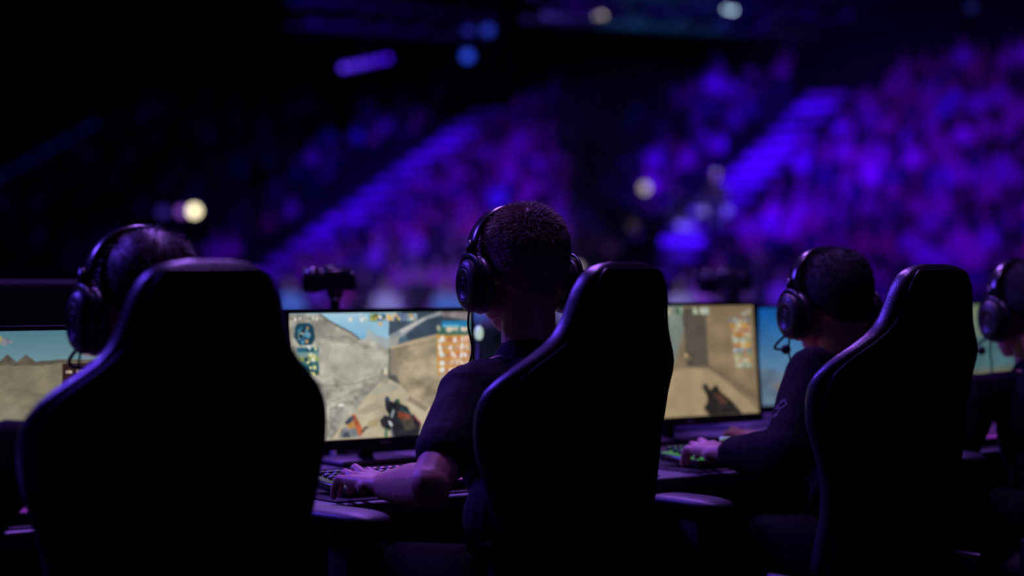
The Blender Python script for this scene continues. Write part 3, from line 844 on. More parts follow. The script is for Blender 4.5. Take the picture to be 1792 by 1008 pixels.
def make_headset(q, ff, up, left, k, who, mic=True, by=.012):
    O = q(0, 0, 0)
    root = thing('headset', q(0, .0, .14), 'black headset worn by the ' + who, 'headphones')
    org = root.location

    def w_(l, y, z): return q(l, y, z) - org
    bm = bmesh.new()
    pts = []
    for i in range(33):
        a_ = R(-86 + 172 * i / 32); pts.append(w_(.096 * math.sin(a_), by + .008 * math.cos(a_), .002 + .124 * math.cos(a_) ** .8 if math.cos(a_) > 0 else .002))
    tube(bm, pts, 0, 12, flat=(.020 * k, .0055 * k, ff)); link('headband', bm, GLOSS, root)
    bm = bmesh.new()
    tube(bm, [w_(.089 * math.sin(R(-55 + 110 * i / 20)), by + .006, .004 + .114 * math.cos(R(-55 + 110 * i / 20)) ** .8) for i in range(21)], 0, 12, flat=(.014 * k, .006 * k, ff)); link('headband_cushion', bm, RUBBER, root)
    for s in (1, -1):
        bm = bmesh.new()
        arc = []
        for i in range(17):
            a_ = PI * i / 16; arc.append(w_(s * (.104 + .003 * math.sin(a_)), .010 + .046 * math.cos(a_), -.018 + .052 * math.sin(a_)))
        tube(bm, arc, .0035 * k, 8); tube(bm, [w_(s * .098, .012, .060), w_(s * .104, .011, .034)], .006 * k, 10); link('yoke', bm, METAL, root)
        cup = bmesh.new(); lo = left * s
        for (t0, t1, r0, r1) in ():
            pass
        rings = []
        for (t, r) in ((.080, .030), (.080, .040), (.083, .0455), (.090, .047), (.0905, .0415), (.094, .041), (.0945, .046), (.104, .0465), (.112, .044), (.118, .038), (.1205, .030), (.121, .022), (.1195, .021), (.1195, .008), (.1195, .0008)):
            rings.append([w_(s * t, .010 + r * .92 * math.cos(2 * PI * j / 36), -.022 + r * 1.08 * math.sin(2 * PI * j / 36)) for j in range(36)])
        loft(cup, rings); bmesh.ops.recalc_face_normals(cup, faces=cup.faces)
        c_ = link('ear_cup', cup, PLASTIC, root)
        bm = bmesh.new(); tube(bm, [w_(s * .0865, .010 + .036 * math.cos(2 * PI * j / 30), -.022 + .042 * math.sin(2 * PI * j / 30)) for j in range(30)], .0115 * k, 10, closed=True); link('ear_pad', bm, LEATHER, c_)
        bm = bmesh.new(); tube(bm, [w_(s * .1207, .010 + .0255 * math.cos(2 * PI * j / 30), -.022 + .029 * math.sin(2 * PI * j / 30)) for j in range(30)], .0012, 6, closed=True)
        # small round emblem: two bars in a ring
        tube(bm, [w_(s * .1202, .010 + .009 * math.cos(2 * PI * j / 20), -.022 + .014 * math.sin(2 * PI * j / 20)) for j in range(20)], .0013, 6, closed=True)
        tube(bm, [w_(s * .1202, .010, -.016), w_(s * .1202, .010, -.028)], .0016, 6)
        link('emblem', bm, mat('emblem_grey', (.10, .09, .14), .4), c_)
    bm = bmesh.new()
    (tube if mic else (lambda *a_: None))(bm, smooth_poly([w_(.104, .03, -.058), w_(.105, .07, -.075), w_(.085, .105, -.082), w_(.05, .125, -.082)], 8), .003 * k, 8); (link('mic_boom', bm, RUBBER, root) if mic else bm.free())
    if mic:
        bm = bmesh.new(); ball(bm, w_(.042, .127, -.082), .011 * k); link('mic_foam', bm, RUBBER, root)
    bm = bmesh.new()
    dn = Vector((0, 0, -1))
    st = w_(.108, .016, -.068)
    tube(bm, smooth_poly([st, st + dn * .03 + left * .002, st + dn * .08 - left * .012 + ff * .01, st + dn * .14 - left * .004 + ff * .03, st + dn * .22 - left * .03 + ff * .05], 8), .0022, 8); link('cable', bm, RUBBER, root)
    return root


def hand_prims(Wr, Mc, left_out, up, tips_drop=.045, k=1.0, lr=1):
    """Wr wrist, Mc middle of the knuckle row; left_out points to the little finger."""
    fwd = (Mc - Wr).normalized(); lo = (left_out - fwd * left_out.dot(fwd)).normalized(); n = fwd.cross(lo)
    if n.z < 0: n = -n
    pr = []; L_ = (Mc - Wr).length
    mcs = []
    for i, o in enumerate((-.030, -.010, .011, .030)):       # index, middle, ring, little
        m = Mc + lo * o * k + fwd * (-.002, .004, 0, -.008)[i] - n * (.002, 0, .002, .006)[i]; mcs.append(m)
        pr.append(('c', Wr + lo * o * .5 * k, m, .0165 * k, .0125 * k))
        pr.append(('e', m + n * .0035, (.0105 * k, .0105 * k, .0085 * k), None))
    pr.append(('e', (Wr + Mc) / 2 - n * .006, (.031 * k, .031 * k, .020 * k), None))
    pr.append(('e', (Wr + Mc) / 2 - n * .008 + lo * .022 * k - fwd * .012, (.020 * k, .020 * k, .017 * k), None))
    lens = ((.040, .026, .020), (.044, .029, .021), (.040, .027, .020), (.032, .021, .018))
    for i, m in enumerate(mcs):
        spread = lo * (-.14, -.03, .08, .2)[i]
        a1 = (R(4), R(8), R(2), R(-2))[i]; a2 = R(-58 - 4 * (i % 2)); a3 = R(-88)
        d1 = (fwd + spread + n * math.tan(a1)).normalized(); p1 = m + d1 * lens[i][0] * k
        d2 = (fwd * math.cos(a2) + spread * .5 + n * math.sin(a2)).normalized(); p2 = p1 + d2 * lens[i][1] * k
        d3 = (fwd * math.cos(a3) + spread * .2 + n * math.sin(a3)).normalized(); p3 = p2 + d3 * lens[i][2] * k
        r0 = (.0096, .0098, .0094, .0086)[i] * k
        pr += [('c', m, p1, r0 * 1.08, r0), ('c', p1, p2, r0, r0 * .92), ('c', p2, p3, r0 * .92, r0 * .8)]
    # thumb from the side of the palm near its base
    b0 = Wr + fwd * .012 - lo * .022 * k - n * .004; b1 = b0 + (fwd * .7 - lo * .75 - n * .15).normalized() * .042 * k
    b2 = b1 + (fwd * .95 - lo * .3 - n * .25).normalized() * .032 * k; b3 = b2 + (fwd * .9 + lo * .05 - n * .4).normalized() * .024 * k
    pr += [('c', b0, b1, .0155 * k, .0115 * k), ('c', b1, b2, .0112 * k, .010 * k), ('c', b2, b3, .010 * k, .0085 * k)]
    return pr


def make_player(O, head_yaw, body_yaw, S_left, E_left, W_left, Mc_left, who_label, who, voxel=.005, sleeves='short', hair=HAIR, nh=5000, hlen=.012, fringe=0, top_mat=TEE, hips=None, neckbase=None, seed=1, watch=False, mic=True, hp=R(8), by=.012):
    left, f = frame_from_yaw(head_yaw); bl, bf = frame_from_yaw(body_yaw); k = 1.08; up = Vector((0, 0, 1))
    prs, q, rot, ff, hup = head_prims(O, left, f, k, hp)
    Nb = neckbase; H = hips
    root = thing('person', (H.x, H.y, H.z - .12), who_label, 'person'); org = root.location.copy()
    S_l = S_left; off = S_l - Nb; S_r = Nb + Vector((-off.x, -off.y, off.z))
    # right arm mirrors over the desk to the mouse
    E_r = S_r + bf * .17 - bl * .06 + Vector((0, 0, -.21)); W_r = E_r + bf * .235 + bl * .03 + Vector((0, 0, 0.0)); W_r.z = .785; E_r.z = max(E_r.z, .79)
    M_r = W_r + bf * .085 + Vector((0, 0, .006))
    brot = Matrix((bl, bf, up)).transposed()
    ch = (Nb * .62 + H * .38); ch.z = Nb.z * .62 + H.z * .38
    wst = Nb * .3 + H * .7
    hipL = H + bl * .09; hipR = H - bl * .09
    kneeL = hipL + bf * .42 + bl * .04 + Vector((0, 0, -.01)); kneeR = hipR + bf * .42 - bl * .04 + Vector((0, 0, -.01))
    ankL = kneeL + bf * .03; ankL.z = .11; ankR = kneeR + bf * .03; ankR.z = .11
    up_back = bf * -.02
    body = list(prs)
    body += [('c', O - up * .03 - f * .02, Nb - up * .02, .053, .056), ('e', Nb - up * .04, (.13, .075, .05), brot), ('e', ch, (.145, .095, .15), brot), ('e', wst, (.125, .09, .13), brot), ('e', H, (.15, .11, .09), brot)]
    for (S_, E_, W_, M_, sg) in ((S_l, E_left, W_left, Mc_left, 1), (S_r, E_r, W_r, M_r, -1)):
        body += [('c', Nb - up * .03, S_, .045, .05), ('c', S_, E_, .047, .039), ('c', E_, E_ + (W_ - E_) * .35, .041, .043), ('c', E_ + (W_ - E_) * .35, W_, .043, .029)]
        body += hand_prims(W_, M_, bl * sg, up, k=1.06)
    for a_, b_, c_ in ((hipL, kneeL, ankL), (hipR, kneeR, ankR)):
        body += [('c', a_, b_, .075, .052), ('c', b_, c_, .05, .035)]
    fused('body', body, voxel, SKIN, root, smooth=5, origin=org)
    # shirt
    sh = [('c', Nb - up * .005, Nb - up * .03, .062, .075), ('e', Nb - up * .055, (.14, .085, .055), brot), ('e', ch, (.16, .112, .165), brot), ('e', wst, (.148, .108, .14), brot), ('e', H + up * .03, (.168, .125, .10), brot)]
    for (S_, E_, W_) in ((S_l, E_left, W_left), (S_r, E_r, W_r)):
        sh += [('c', Nb - up * .045, S_, .052, .062), ('e', S_, (.060, .060, .060), None)]
        if sleeves == 'short':
            m = S_ + (E_ - S_) * .60; sh += [('c', S_, m, .059, .055), ('c', m, m + (E_ - S_) * .05, .056, .054)]
        else:
            sh += [('c', S_, E_, .063, .056), ('c', E_, E_ + (W_ - E_) * .3, .056, .055), ('c', E_ + (W_ - E_) * .3, E_ + (W_ - E_) * .88, .055, .037)]
    o = fused('tshirt' if sleeves == 'short' else 'jersey', sh, voxel * 1.1, top_mat, root, smooth=8, origin=org)
    # cloth folds
    me = o.data; co = np.empty(len(me.vertices) * 3); me.vertices.foreach_get('co', co); co = co.reshape(-1, 3)
    no = np.empty(len(me.vertices) * 3); me.vertices.foreach_get('normal', no); no = no.reshape(-1, 3)
    rs = np.random.RandomState(seed); dsp = np.zeros(len(co))
    for i in range(9):
        dirv = rs.normal(size=3) * np.array([1, 1, .7]); dirv /= np.linalg.norm(dirv); fr = rs.uniform(25, 70); ph = rs.uniform(0, 6)
        wob = np.sin(co @ rs.normal(size=3) * 9 + ph) * 1.6
        dsp += np.maximum(0, np.sin(co @ dirv * fr + ph + wob)) ** 3 * rs.uniform(.4, 1)
    co += no * (dsp[:, None] * .0016); me.vertices.foreach_set('co', co.ravel()); me.update()
    tr = [('e', H - up * .02, (.165, .125, .10), brot)]
    for a_, b_, c_ in ((hipL, kneeL, ankL), (hipR, kneeR, ankR)):
        tr += [('c', a_, b_, .098, .078), ('c', b_, c_, .075, .06)]
    fused('trousers', tr, .009, JEANS, root, smooth=6, origin=org)
    for c_ in (ankL, ankR):
        fused('shoe', [('c', c_ - up * .05, c_ - up * .06 + bf * .15, .045, .04), ('c', c_ - up * .02, c_ - up * .05, .042, .045)], .008, SHOE, root, origin=org)
    make_hair(root, org, q, rot, k, hair, nh, hlen, seed, fringe)
    if watch:
        d = (W_left - E_left).normalized(); s_ = d.cross(up).normalized(); n_ = s_.cross(d)
        cc = W_left - d * .004
        bm = bmesh.new(); tube(bm, [cc - org + s_ * .030 * math.cos(t * 2 * PI / 24) + n_ * .027 * math.sin(t * 2 * PI / 24) for t in range(24)], 0, 8, closed=True, flat=(.009, .002, d)); wb = link('wristwatch', bm, RUBBER, root)
        wb['label'] = 'dark wristwatch with a bright face'
        bm = bmesh.new(); rr = cc - org + n_ * .029 + bl * .008
        cyl(bm, rr, rr + n_ * .008, .016); link('watch_face', bm, mat('watch_face', (.5, .5, .5), .2, emit=(.35, .55, .5), estr=.25), wb)
    make_headset(q, ff, hup, left, k, who, mic, by)
    return root


O2 = Vector((.022, 3.96, 1.208))
S2 = Vector((-.080, 3.80, .972)); E2 = P(752, 850, 3.62); W2 = P(676, 850, 3.85); M2h = P(634, 834, 3.925)
N2 = Vector((.034, 3.925, 1.045)); H2 = Vector((.045, 3.78, .60))
make_player(O2, R(28), R(38), S2, E2, W2, M2h, 'person in a dark short-sleeved t-shirt and headset at the centre, left hand typing', 'central player with short fuzzy hair', voxel=.0035, hair=HAIR, nh=30000, hlen=.018, hips=H2, neckbase=N2, seed=3, mic=False, fringe=.05, by=.02)
# third player (right of the centre)
O3 = Vector((.750, 4.66, 1.133))
S3 = P(1424, 656, 4.47); E3 = P(1378, 797, 4.28); W3 = P(1275, 793, 4.47); M3 = P(1237, 782, 4.56)
N3 = Vector((.785, 4.61, .97)); H3 = Vector((.80, 4.40, .58))
make_player(O3, R(27), R(38), S3, E3, W3, M3, 'person in a dark long-sleeved jersey and wristwatch, seated third from the left', 'third player in the dark jersey', sleeves='long', hair=HAIR_DARK, nh=8000, hlen=.018, fringe=.014, top_mat=SWEAT, hips=H3, neckbase=N3, seed=5, watch=True)
# leftmost player, mostly hidden by the nearest chair
O1 = Vector((-.615, 3.36, 1.15))
S1_ = Vector((-.80, 3.18, .905)); E1 = S1_ + Vector((-.07, -.10, -.12)); W1 = E1 + Vector((-.12, .20, -.01)); M1 = W1 + Vector((-.05, .07, .0))
make_player(O1, R(34), R(36), S1_, E1, W1, M1, 'person in dark clothes and headset, far left, behind the nearest chair', 'leftmost player behind the nearest chair', sleeves='long', hair=mat('auburn_hair', (.035, .018, .018), .5, noise=.3, nscale=120), nh=5000, hlen=.014, top_mat=SWEAT, hips=Vector((-.58, 3.2, .58)), neckbase=Vector((-.62, 3.31, .975)), seed=8)
# rightmost player at the picture's edge
O4 = Vector((1.345, 5.2, 1.11))
S4 = Vector((1.17, 5.03, .89)); E4 = S4 + Vector((-.05, -.05, -.10)); W4 = E4 + Vector((-.12, .22, 0)); M4 = W4 + Vector((-.05, .07, 0))
make_player(O4, R(28), R(38), S4, E4, W4, M4, 'person in dark clothes and headset, cut off by the right edge of the picture', 'rightmost player at the picture edge', sleeves='long', hair=HAIR_DARK, nh=7000, hlen=.018, fringe=.012, top_mat=SWEAT, hips=Vector((1.40, 5.0, .58)), neckbase=Vector((1.36, 5.15, .955)), seed=9)


# ------------------------------------------------------------------ cameras behind the monitors
def make_camera(c, s, yaw, label, legs=True, up_tilt=0):
    root = thing('video_camera', (c.x, c.y, 0), label, 'camera', rz=yaw)
    z = c.z
    bm = bmesh.new(); box(bm, (.015 * s, 0, z), (.075 * s, .055 * s, .058 * s), bevel=.007 * s); box(bm, (.0 * s, 0, z + .032 * s), (.04 * s, .04 * s, .012 * s), bevel=.004 * s); box(bm, (.055 * s, .0, z - .004 * s), (.02 * s, .06 * s, .05 * s), bevel=.008 * s)
    link('camera_body', bm, GLOSS, root)
    bm = bmesh.new(); cyl(bm, (-.02 * s, 0, z), (-.035 * s, 0, z), .031 * s, .033 * s, 28); cyl(bm, (-.035 * s, 0, z), (-.068 * s, 0, z), .036 * s, .036 * s, 28); cyl(bm, (-.068 * s, 0, z), (-.078 * s, 0, z), .033 * s, .035 * s, 28); link('lens', bm, GLOSS, root)
    bm = bmesh.new(); cyl(bm, (.03 * s, 0, z + .03 * s), (.03 * s, 0, z + .037 * s), .010 * s); cyl(bm, (.05 * s, .0, z + .025 * s), (.05 * s, 0, z + .034 * s), .007 * s); box(bm, (-.005 * s, 0, z + .041 * s), (.03 * s, .02 * s, .004 * s)); link('dials', bm, METAL, root)
    bm = bmesh.new(); cyl(bm, (.01 * s, 0, z - .03 * s), (.01 * s, 0, z - .05 * s), .026 * s, .018 * s); cyl(bm, (.01 * s, 0, z - .05 * s), (.01 * s, 0, z - .10 * s), .013 * s); cyl(bm, (.01 * s, -.03 * s, z - .06 * s), (.01 * s, .03 * s, z - .06 * s), .011 * s); link('tripod_head', bm, PLASTIC, root)
    bm = bmesh.new(); cyl(bm, (.01 * s, 0, z - .09 * s), (.01 * s, 0, .45), .012); link('centre_column', bm, METAL, root)
    for k in range(3):
        a_ = 2 * PI * k / 3 + .4; bm = bmesh.new()
        tube(bm, [(.01 * s, 0, .85), (.01 * s + .16 * math.cos(a_), .16 * math.sin(a_), .42), (.01 * s + .31 * math.cos(a_), .31 * math.sin(a_), .008)], [.013, .011, .008], 10); link('leg', bm, METAL, root)
    return root


make_camera(P(580, 490, 5.45), 1.0, R(10), 'small black camera on a tripod behind the monitor left of centre')
c = P(1272, 492, 8.6); make_camera(c, 1.55, R(-25), 'blurred dark camera on a tripod above the brown-corridor monitor')
# dark case at the far left edge
c = P(55, 530, 5.4)
cs = thing('flight_case', (c.x - .1, c.y, 0), 'black rounded equipment case at the left edge behind the leftmost monitor', 'case', rz=R(12))
bm = bmesh.new(); box(bm, (0, 0, .62), (.56, .35, 1.14), bevel=.03, seg=3); link('case_body', bm, mat('case_black', (.004, .004, .008), .7, noise=.2, spec=.08), cs)
bm = bmesh.new()
for z in (.30, 1.0):
    box(bm, (0, -.176, z), (.55, .006, .015))
link('edging', bm, METAL, cs)
for x in (-.2, .2):
    for y in (-.12, .12):
        bm = bmesh.new(); cyl(bm, (x - .012, y, .03), (x + .012, y, .03), .03); box(bm, (x, y, .05), (.02, .03, .03)); link('caster', bm, RUBBER, cs)
# small lit phone/lamp beside the central headset
c = P(838, 583, 5.15)
ph = thing('desk_lamp', (c.x, c.y, 0), 'small pale glowing lamp between the grey-alley monitor and the central headset', 'lamp')
bm = bmesh.new(); ball(bm, (0, 0, c.z), (.011, .011, .019), n=20); link('bulb', bm, mat('pale_bulb', (.8, .8, .8), .3, emit=(.55, .75, .60), estr=.75), ph)
bm = bmesh.new(); cyl(bm, (0, 0, .76), (0, 0, c.z - .016), .005); cyl(bm, (0, 0, .01), (0, 0, .77), .008); cyl(bm, (0, 0, 0), (0, 0, .012), .09); link('pole', bm, METAL, ph)

# ------------------------------------------------------------------ crowd
CSKIN = mat('crowd_skin', (.50, .24, .26), .6, noise=.1)
CTROU = mat('crowd_trousers', (.03, .03, .05), .8, noise=.2)
CHAIRM = mat('crowd_hair', (.05, .03, .03), .6, noise=.2)
SHIRTS = [('dark', (.03, .02, .03)), ('dark_blue', (.05, .05, .12)), ('red', (.45, .03, .16)), ('plum', (.50, .05, .34)), ('white', (.75, .55, .72)), ('grey', (.20, .10, .15)), ('sky', (.20, .35, .65)), ('rose', (.60, .16, .42)), ('black', (.02, .012, .02)), ('purple', (.40, .08, .50))]
SWT = [5, 4, 3, 5, .6, 3, 1.0, 2.2, 3, 5]
SM = [mat('crowd_shirt_' + n_, c_, .8, noise=.15) for n_, c_ in SHIRTS]


def crowd_mesh(pose, seed):
    """Seated or standing spectator facing -Y, origin at the feet/seat row floor."""
    r = random.Random(seed); z0 = .42 if pose == 0 else .82
    pr = [('e', (0, 0, z0 + .30), (.19, .12, .26), None), ('c', (0, 0, z0 + .5), (0, -.01, z0 + .62), .06, .055), ('e', (0, -.02, z0 + .72), (.085, .10, .125), None)]
    for s in (-1, 1):
        if r.random() < .2 and pose == 1:
            pr += [('c', (s * .17, 0, z0 + .46), (s * .26, -.05, z0 + .70), .055, .045), ('c', (s * .26, -.05, z0 + .70), (s * .2, -.08, z0 + .95), .045, .04)]
        else:
            pr += [('c', (s * .18, 0, z0 + .46), (s * .23, -.06, z0 + .2), .055, .045), ('c', (s * .23, -.06, z0 + .2), (s * .12, -.24, z0 + .14), .045, .04)]
        if pose == 0:
            pr += [('c', (s * .09, 0, z0 + .05), (s * .13, -.38, z0 + .06), .085, .07), ('c', (s * .13, -.38, z0 + .06), (s * .13, -.36, .06), .07, .05)]
        else:
            pr += [('c', (s * .09, 0, z0 + .05), (s * .11, -.02, .06), .09, .06)]
    me = fused('_raw', pr, .035, [], smooth=2, decimate=.35)
    nv = len(me.polygons); mi = np.zeros(nv, int)
    for p_ in me.polygons:
        c_ = p_.center
        if c_.z > z0 + .56 and abs(c_.x) < .12: mi[p_.index] = 2 if (c_.z > z0 + .76 or c_.y > .03) else 1
        elif c_.z < z0 + .10: mi[p_.index] = 3
        elif abs(c_.x) > .1 and c_.y < -.16: mi[p_.index] = 1
    me.polygons.foreach_set('material_index', mi); me.polygons.foreach_set('use_smooth', [True] * nv)
    return me


base = [crowd_mesh(0, 1), crowd_mesh(0, 2), crowd_mesh(1, 4), crowd_mesh(1, 9)]
variants = {}


def crowd_variant(p, s):
    if (p, s) not in variants:
        m = base[p].copy(); m.name = 'spectator'
        for mm in (SM[s], CSKIN, CHAIRM, CTROU): m.materials.append(mm)
        variants[p, s] = m
    return variants[p, s]


def hidden(x, y):
    """Behind the players, chairs or monitors as the camera sees it."""
    return y > 535 or (185 < x < 520 and y > 455) or (140 < x < 330 and y > 400) or (835 < x < 985 and y > 370) or (1010 < x < 1170 and y > 465) or (1400 < x < 1520 and y > 440) or (1560 < x < 1700 and y > 470)


people = []
for k in range(NROW):
    r_ = R0 + k * ROWD + .45
    s = S0 + .4
    while s < S1 - .4:
        s += rnd.uniform(.5, .6)
        if any(-w_ / 2 - .28 < s - a_ < w_ / 2 + (1.35 if a_ in (2.87, -7.86) else .28) for a_, w_ in AISLES): continue
        dens = .93 if s > -7.8 else .42
        if s < -15: dens = .2
        if rnd.random() > dens: continue
        if k == NROW - 1 and rnd.random() < .5: continue
        p = stand(s, r_); p.z = stand(0, R0 + k * ROWD).z
        x = 896 + F * p.x / p.y; y = 484 + F * (EYE - p.z - .9) / p.y
        if x < -40 or x > 1832: continue
        people.append((p, x, y, s))
vis = [q_ for q_ in people if not hidden(q_[1], q_[2]) and q_[2] > 60 and 10 < q_[1] < 1782]
vis.sort(key=lambda q_: q_[0].y)
pick = vis[:298]; pickset = {id(q_) for q_ in pick}
LBL = 'blurred spectator in the violet-lit stand facing the stage'
prev_seat = None
SEATY = -SA


def person_choice():
    pose = rnd.choices([0, 1, 2, 3], [4, 4, 1, 1])[0]; sh_ = rnd.choices(range(len(SM)), SWT)[0]
    return pose, sh_


rest = []
for q_ in people:
    pose, sh_ = person_choice(); rz = SEATY + rnd.uniform(-.4, .4); sc = rnd.uniform(.92, 1.08)
    if id(q_) in pickset:
        o = bpy.data.objects.new('spectator', crowd_variant(pose, sh_)); COL.objects.link(o)
        o.location = q_[0]; o.rotation_euler = (0, 0, rz); o.scale = (sc, sc, sc)
        tag(o, LBL, 'spectator', 'spectators in the stand')
    else:
        rest.append((q_[0], rz, sc, pose, sh_))
# everyone else in the stand, one mesh
allmats = SM + [CSKIN, CHAIRM, CTROU]
cache = []
for m in base:
    co = np.empty(len(m.vertices) * 3); m.vertices.foreach_get('co', co); co = co.reshape(-1, 3)
    lt = np.empty(len(m.polygons), int); m.polygons.foreach_get('loop_total', lt)
    li = np.empty(len(m.loops), int); m.loops.foreach_get('vertex_index', li)
    mi = np.empty(len(m.polygons), int); m.polygons.foreach_get('material_index', mi); cache.append((co, lt, li, mi))
CO, LT, LI, MI = [], [], [], []; offv = 0
for p, rz, sc, pose, sh_ in rest:
    co, lt, li, mi = cache[pose]; c_, s_ = math.cos(rz) * sc, math.sin(rz) * sc
    CO.append(np.stack([co[:, 0] * c_ - co[:, 1] * s_ + p.x, co[:, 0] * s_ + co[:, 1] * c_ + p.y, co[:, 2] * sc + p.z], -1))
    LT.append(lt); LI.append(li + offv); MI.append(np.where(mi == 0, sh_, len(SM) - 1 + mi)); offv += len(co)
CO = np.concatenate(CO); LT = np.concatenate(LT); LI = np.concatenate(LI); MI = np.concatenate(MI)
me = bpy.data.meshes.new('crowd'); me.vertices.add(len(CO)); me.vertices.foreach_set('co', CO.ravel())
me.loops.add(len(LI)); me.loops.foreach_set('vertex_index', LI); me.polygons.add(len(LT))
me.polygons.foreach_set('loop_start', np.concatenate([[0], np.cumsum(LT)[:-1]])); me.polygons.foreach_set('material_index', MI)
me.update(calc_edges=True); me.validate()
cr_ = link('crowd', me, allmats)
tag(cr_, 'distant mass of spectators filling the upper and dim rows of the stand', 'crowd', kind='stuff')

# marks on the third player's sleeve
def sleeve_patch(jersey, px, py, rad, m):
    base_o = jersey.parent.location; best = None
    for v in jersey.data.vertices:
        p_ = v.co + base_o; x = 896 + F * p_.x / p_.y; y = 484 - F * (p_.z - EYE) / p_.y
        d_ = math.hypot(x - px, y - py)
        if d_ < 9 and (best is None or p_.y < best[0]): best = (p_.y, v.co.copy(), v.normal.copy())
    if not best: return
    bm = bmesh.new(); bm.from_mesh(jersey.data)
    bmesh.ops.delete(bm, geom=[f_ for f_ in bm.faces if not ((f_.calc_center_median() - best[1]).length < rad and f_.normal.dot(best[2]) > .3 and (math.sin(f_.calc_center_median().z * 420) + math.sin(f_.calc_center_median().y * 300)) > -.3)], context='FACES')
    for v in bm.verts: v.co += v.normal * .0015
    o = link('sleeve_patch', bm, m, jersey); o['label'] = 'small pale printed emblem on the sleeve'


for o in [o for o in bpy.data.objects if o.name.startswith('jersey') and o.parent.get('label', '').find('wristwatch') > 0]:
    sleeve_patch(o, 1362, 703, .017, mat('print_pale', (.028, .025, .035), .8)); sleeve_patch(o, 1350, 722, .012, mat('print_pale', (.028, .025, .035), .8))

# people standing apart from the crowd
CAP = mat('white_cap', (.85, .75, .85), .6, noise=.05)


def standing(p, rz, shirt, label, cap=None, sc=1.0, hi=False):
    root = thing('person', p, label, 'person', rz=rz)
    z0 = .86 * sc
    pr = [('e', (0, 0, z0 + .28), (.19, .12, .27), None), ('c', (0, 0, z0 + .5), (0, -.01, z0 + .62), .055, .052), ('e', (0, -.015, z0 + .71), (.078, .096, .118), None), ('e', (0, -.11, z0 + .70), (.014, .018, .02), None)]
    for s in (-1, 1):
        pr += [('c', (s * .18, 0, z0 + .46), (s * .25, .02, z0 + .18), .055, .042), ('c', (s * .25, .02, z0 + .18), (s * .2, -.16, z0 + .08), .042, .032), ('e', (s * .19, -.21, z0 + .07), (.03, .05, .02), None)]
        pr += [('c', (s * .09, 0, z0 + .02), (s * .11, -.02, z0 * .5), .09, .06), ('c', (s * .11, -.02, z0 * .5), (s * .12, 0, .07), .06, .045), ('c', (s * .12, .02, .045), (s * .13, -.13, .04), .045, .035)]
    fused('body', pr, .02, CSKIN, root, smooth=3)
    cl = [('e', (0, 0, z0 + .28), (.21, .14, .285), None)]
    for s in (-1, 1): cl += [('c', (s * .18, 0, z0 + .46), (s * .25, .02, z0 + .18), .066, .054), ('c', (s * .25, .02, z0 + .18), (s * .2, -.16, z0 + .08), .054, .042)]
    fused('jacket', cl, .02, shirt, root, smooth=3)
    tr = [('e', (0, 0, z0 + .02), (.18, .13, .12), None)]
    for s in (-1, 1): tr += [('c', (s * .09, 0, z0), (s * .12, 0, .12), .10, .07)]
    fused('trousers', tr, .02, CTROU, root, smooth=3)
    fused('cap' if cap else 'hair', [('e', (0, .005, z0 + .745), (.09, .107, .095), None)] + ([('e', (0, -.12, z0 + .745), (.06, .06, .015), None)] if cap else []), .015, cap or CHAIRM, root, smooth=2)
    return root


BLK = SM[8]
p = stand(2.15, 2.6); p.z = stand(0, 2.0).z + .03
standing(stand(3.95, 2.35), R(-20), BLK, 'person in dark uniform and pale headwear standing in the bright right aisle', CAP, sc=1.06)
standing(stand(3.1, .9), R(-20), BLK, 'person in dark clothing standing left of the lower end of the right aisle')
for px, py, Y, mt_, lb in ((676, 488, 34, SM[4], 'person in a pale top standing below the stand, seen left of the central headset'), (782, 494, 34, SM[6], 'person in a light blue top standing on the low riser beside the central headset'),
                           (508, 492, 36, SM[6], 'person in a blue top on the low riser behind the small camera'), (1012, 462, 30, SM[4], 'person in a pale top between the central headset and the central chair'),
                           (1190, 498, 32, SM[4], 'person in a pale top standing just right of the central chair'), (822, 506, 33, SM[6], 'person in a blue top just left of the central ear cup')):
    q_ = P(px, py, Y + 2); standing(Vector((q_.x, q_.y, -.55)), R(-10), mt_, lb, sc=1.04)
lamp('SPOT', 'floor_wash', (-4, 12, 14), (-1.5, 34, .8), 22000, (.36, .42, 1.0), .4, 30, .8)


# ------------------------------------------------------------------ house lamps and trusses
def fixture(px, py, Y, col, strength, label, rad=.13, aim=(0, 0, 1.2), stretch=1.0, hang=True, name='spotlight'):
    p = P(px, py, Y); root = thing(name, p, label, 'stage light')
    d = (Vector(aim) - p).normalized(); rot = d.to_track_quat('Z', 'Y').to_matrix()
    T = rot.to_4x4()
    bm = bmesh.new(); cyl(bm, (0, 0, -.32), (0, 0, -.02), rad * .8, rad * 1.25, 24); cyl(bm, (0, 0, -.02), (0, 0, .02), rad * 1.25, rad * 1.25, 24)
    bmesh.ops.transform(bm, matrix=T @ Matrix.Diagonal((stretch, 1, 1, 1)), verts=bm.verts); link('housing', bm, PLASTIC, root)
    bm = bmesh.new(); cyl(bm, (0, 0, .021), (0, 0, .03), rad, rad, 28); bmesh.ops.transform(bm, matrix=T @ Matrix.Diagonal((stretch, 1, 1, 1)), verts=bm.verts)
    link('lens', bm, mat('lens_%s' % root.name, (.05, .05, .05), .3, emit=col, estr=strength), root, False)
    if hang:
        bm = bmesh.new(); tube(bm, [(-rad * 1.4, 0, 0), (-rad * 1.4, 0, rad * 2), (rad * 1.4, 0, rad * 2), (rad * 1.4, 0, 0)], .02, 6)
        cyl(bm, (0, 0, rad * 2), (0, 0, 17.1 - p.z), .03); link('hanging_yoke', bm, METAL, root)
    else:
        bm = bmesh.new(); cyl(bm, (0, 0, -rad), (0, 0, -2.0), .03); link('pole', bm, METAL, root)
    return root


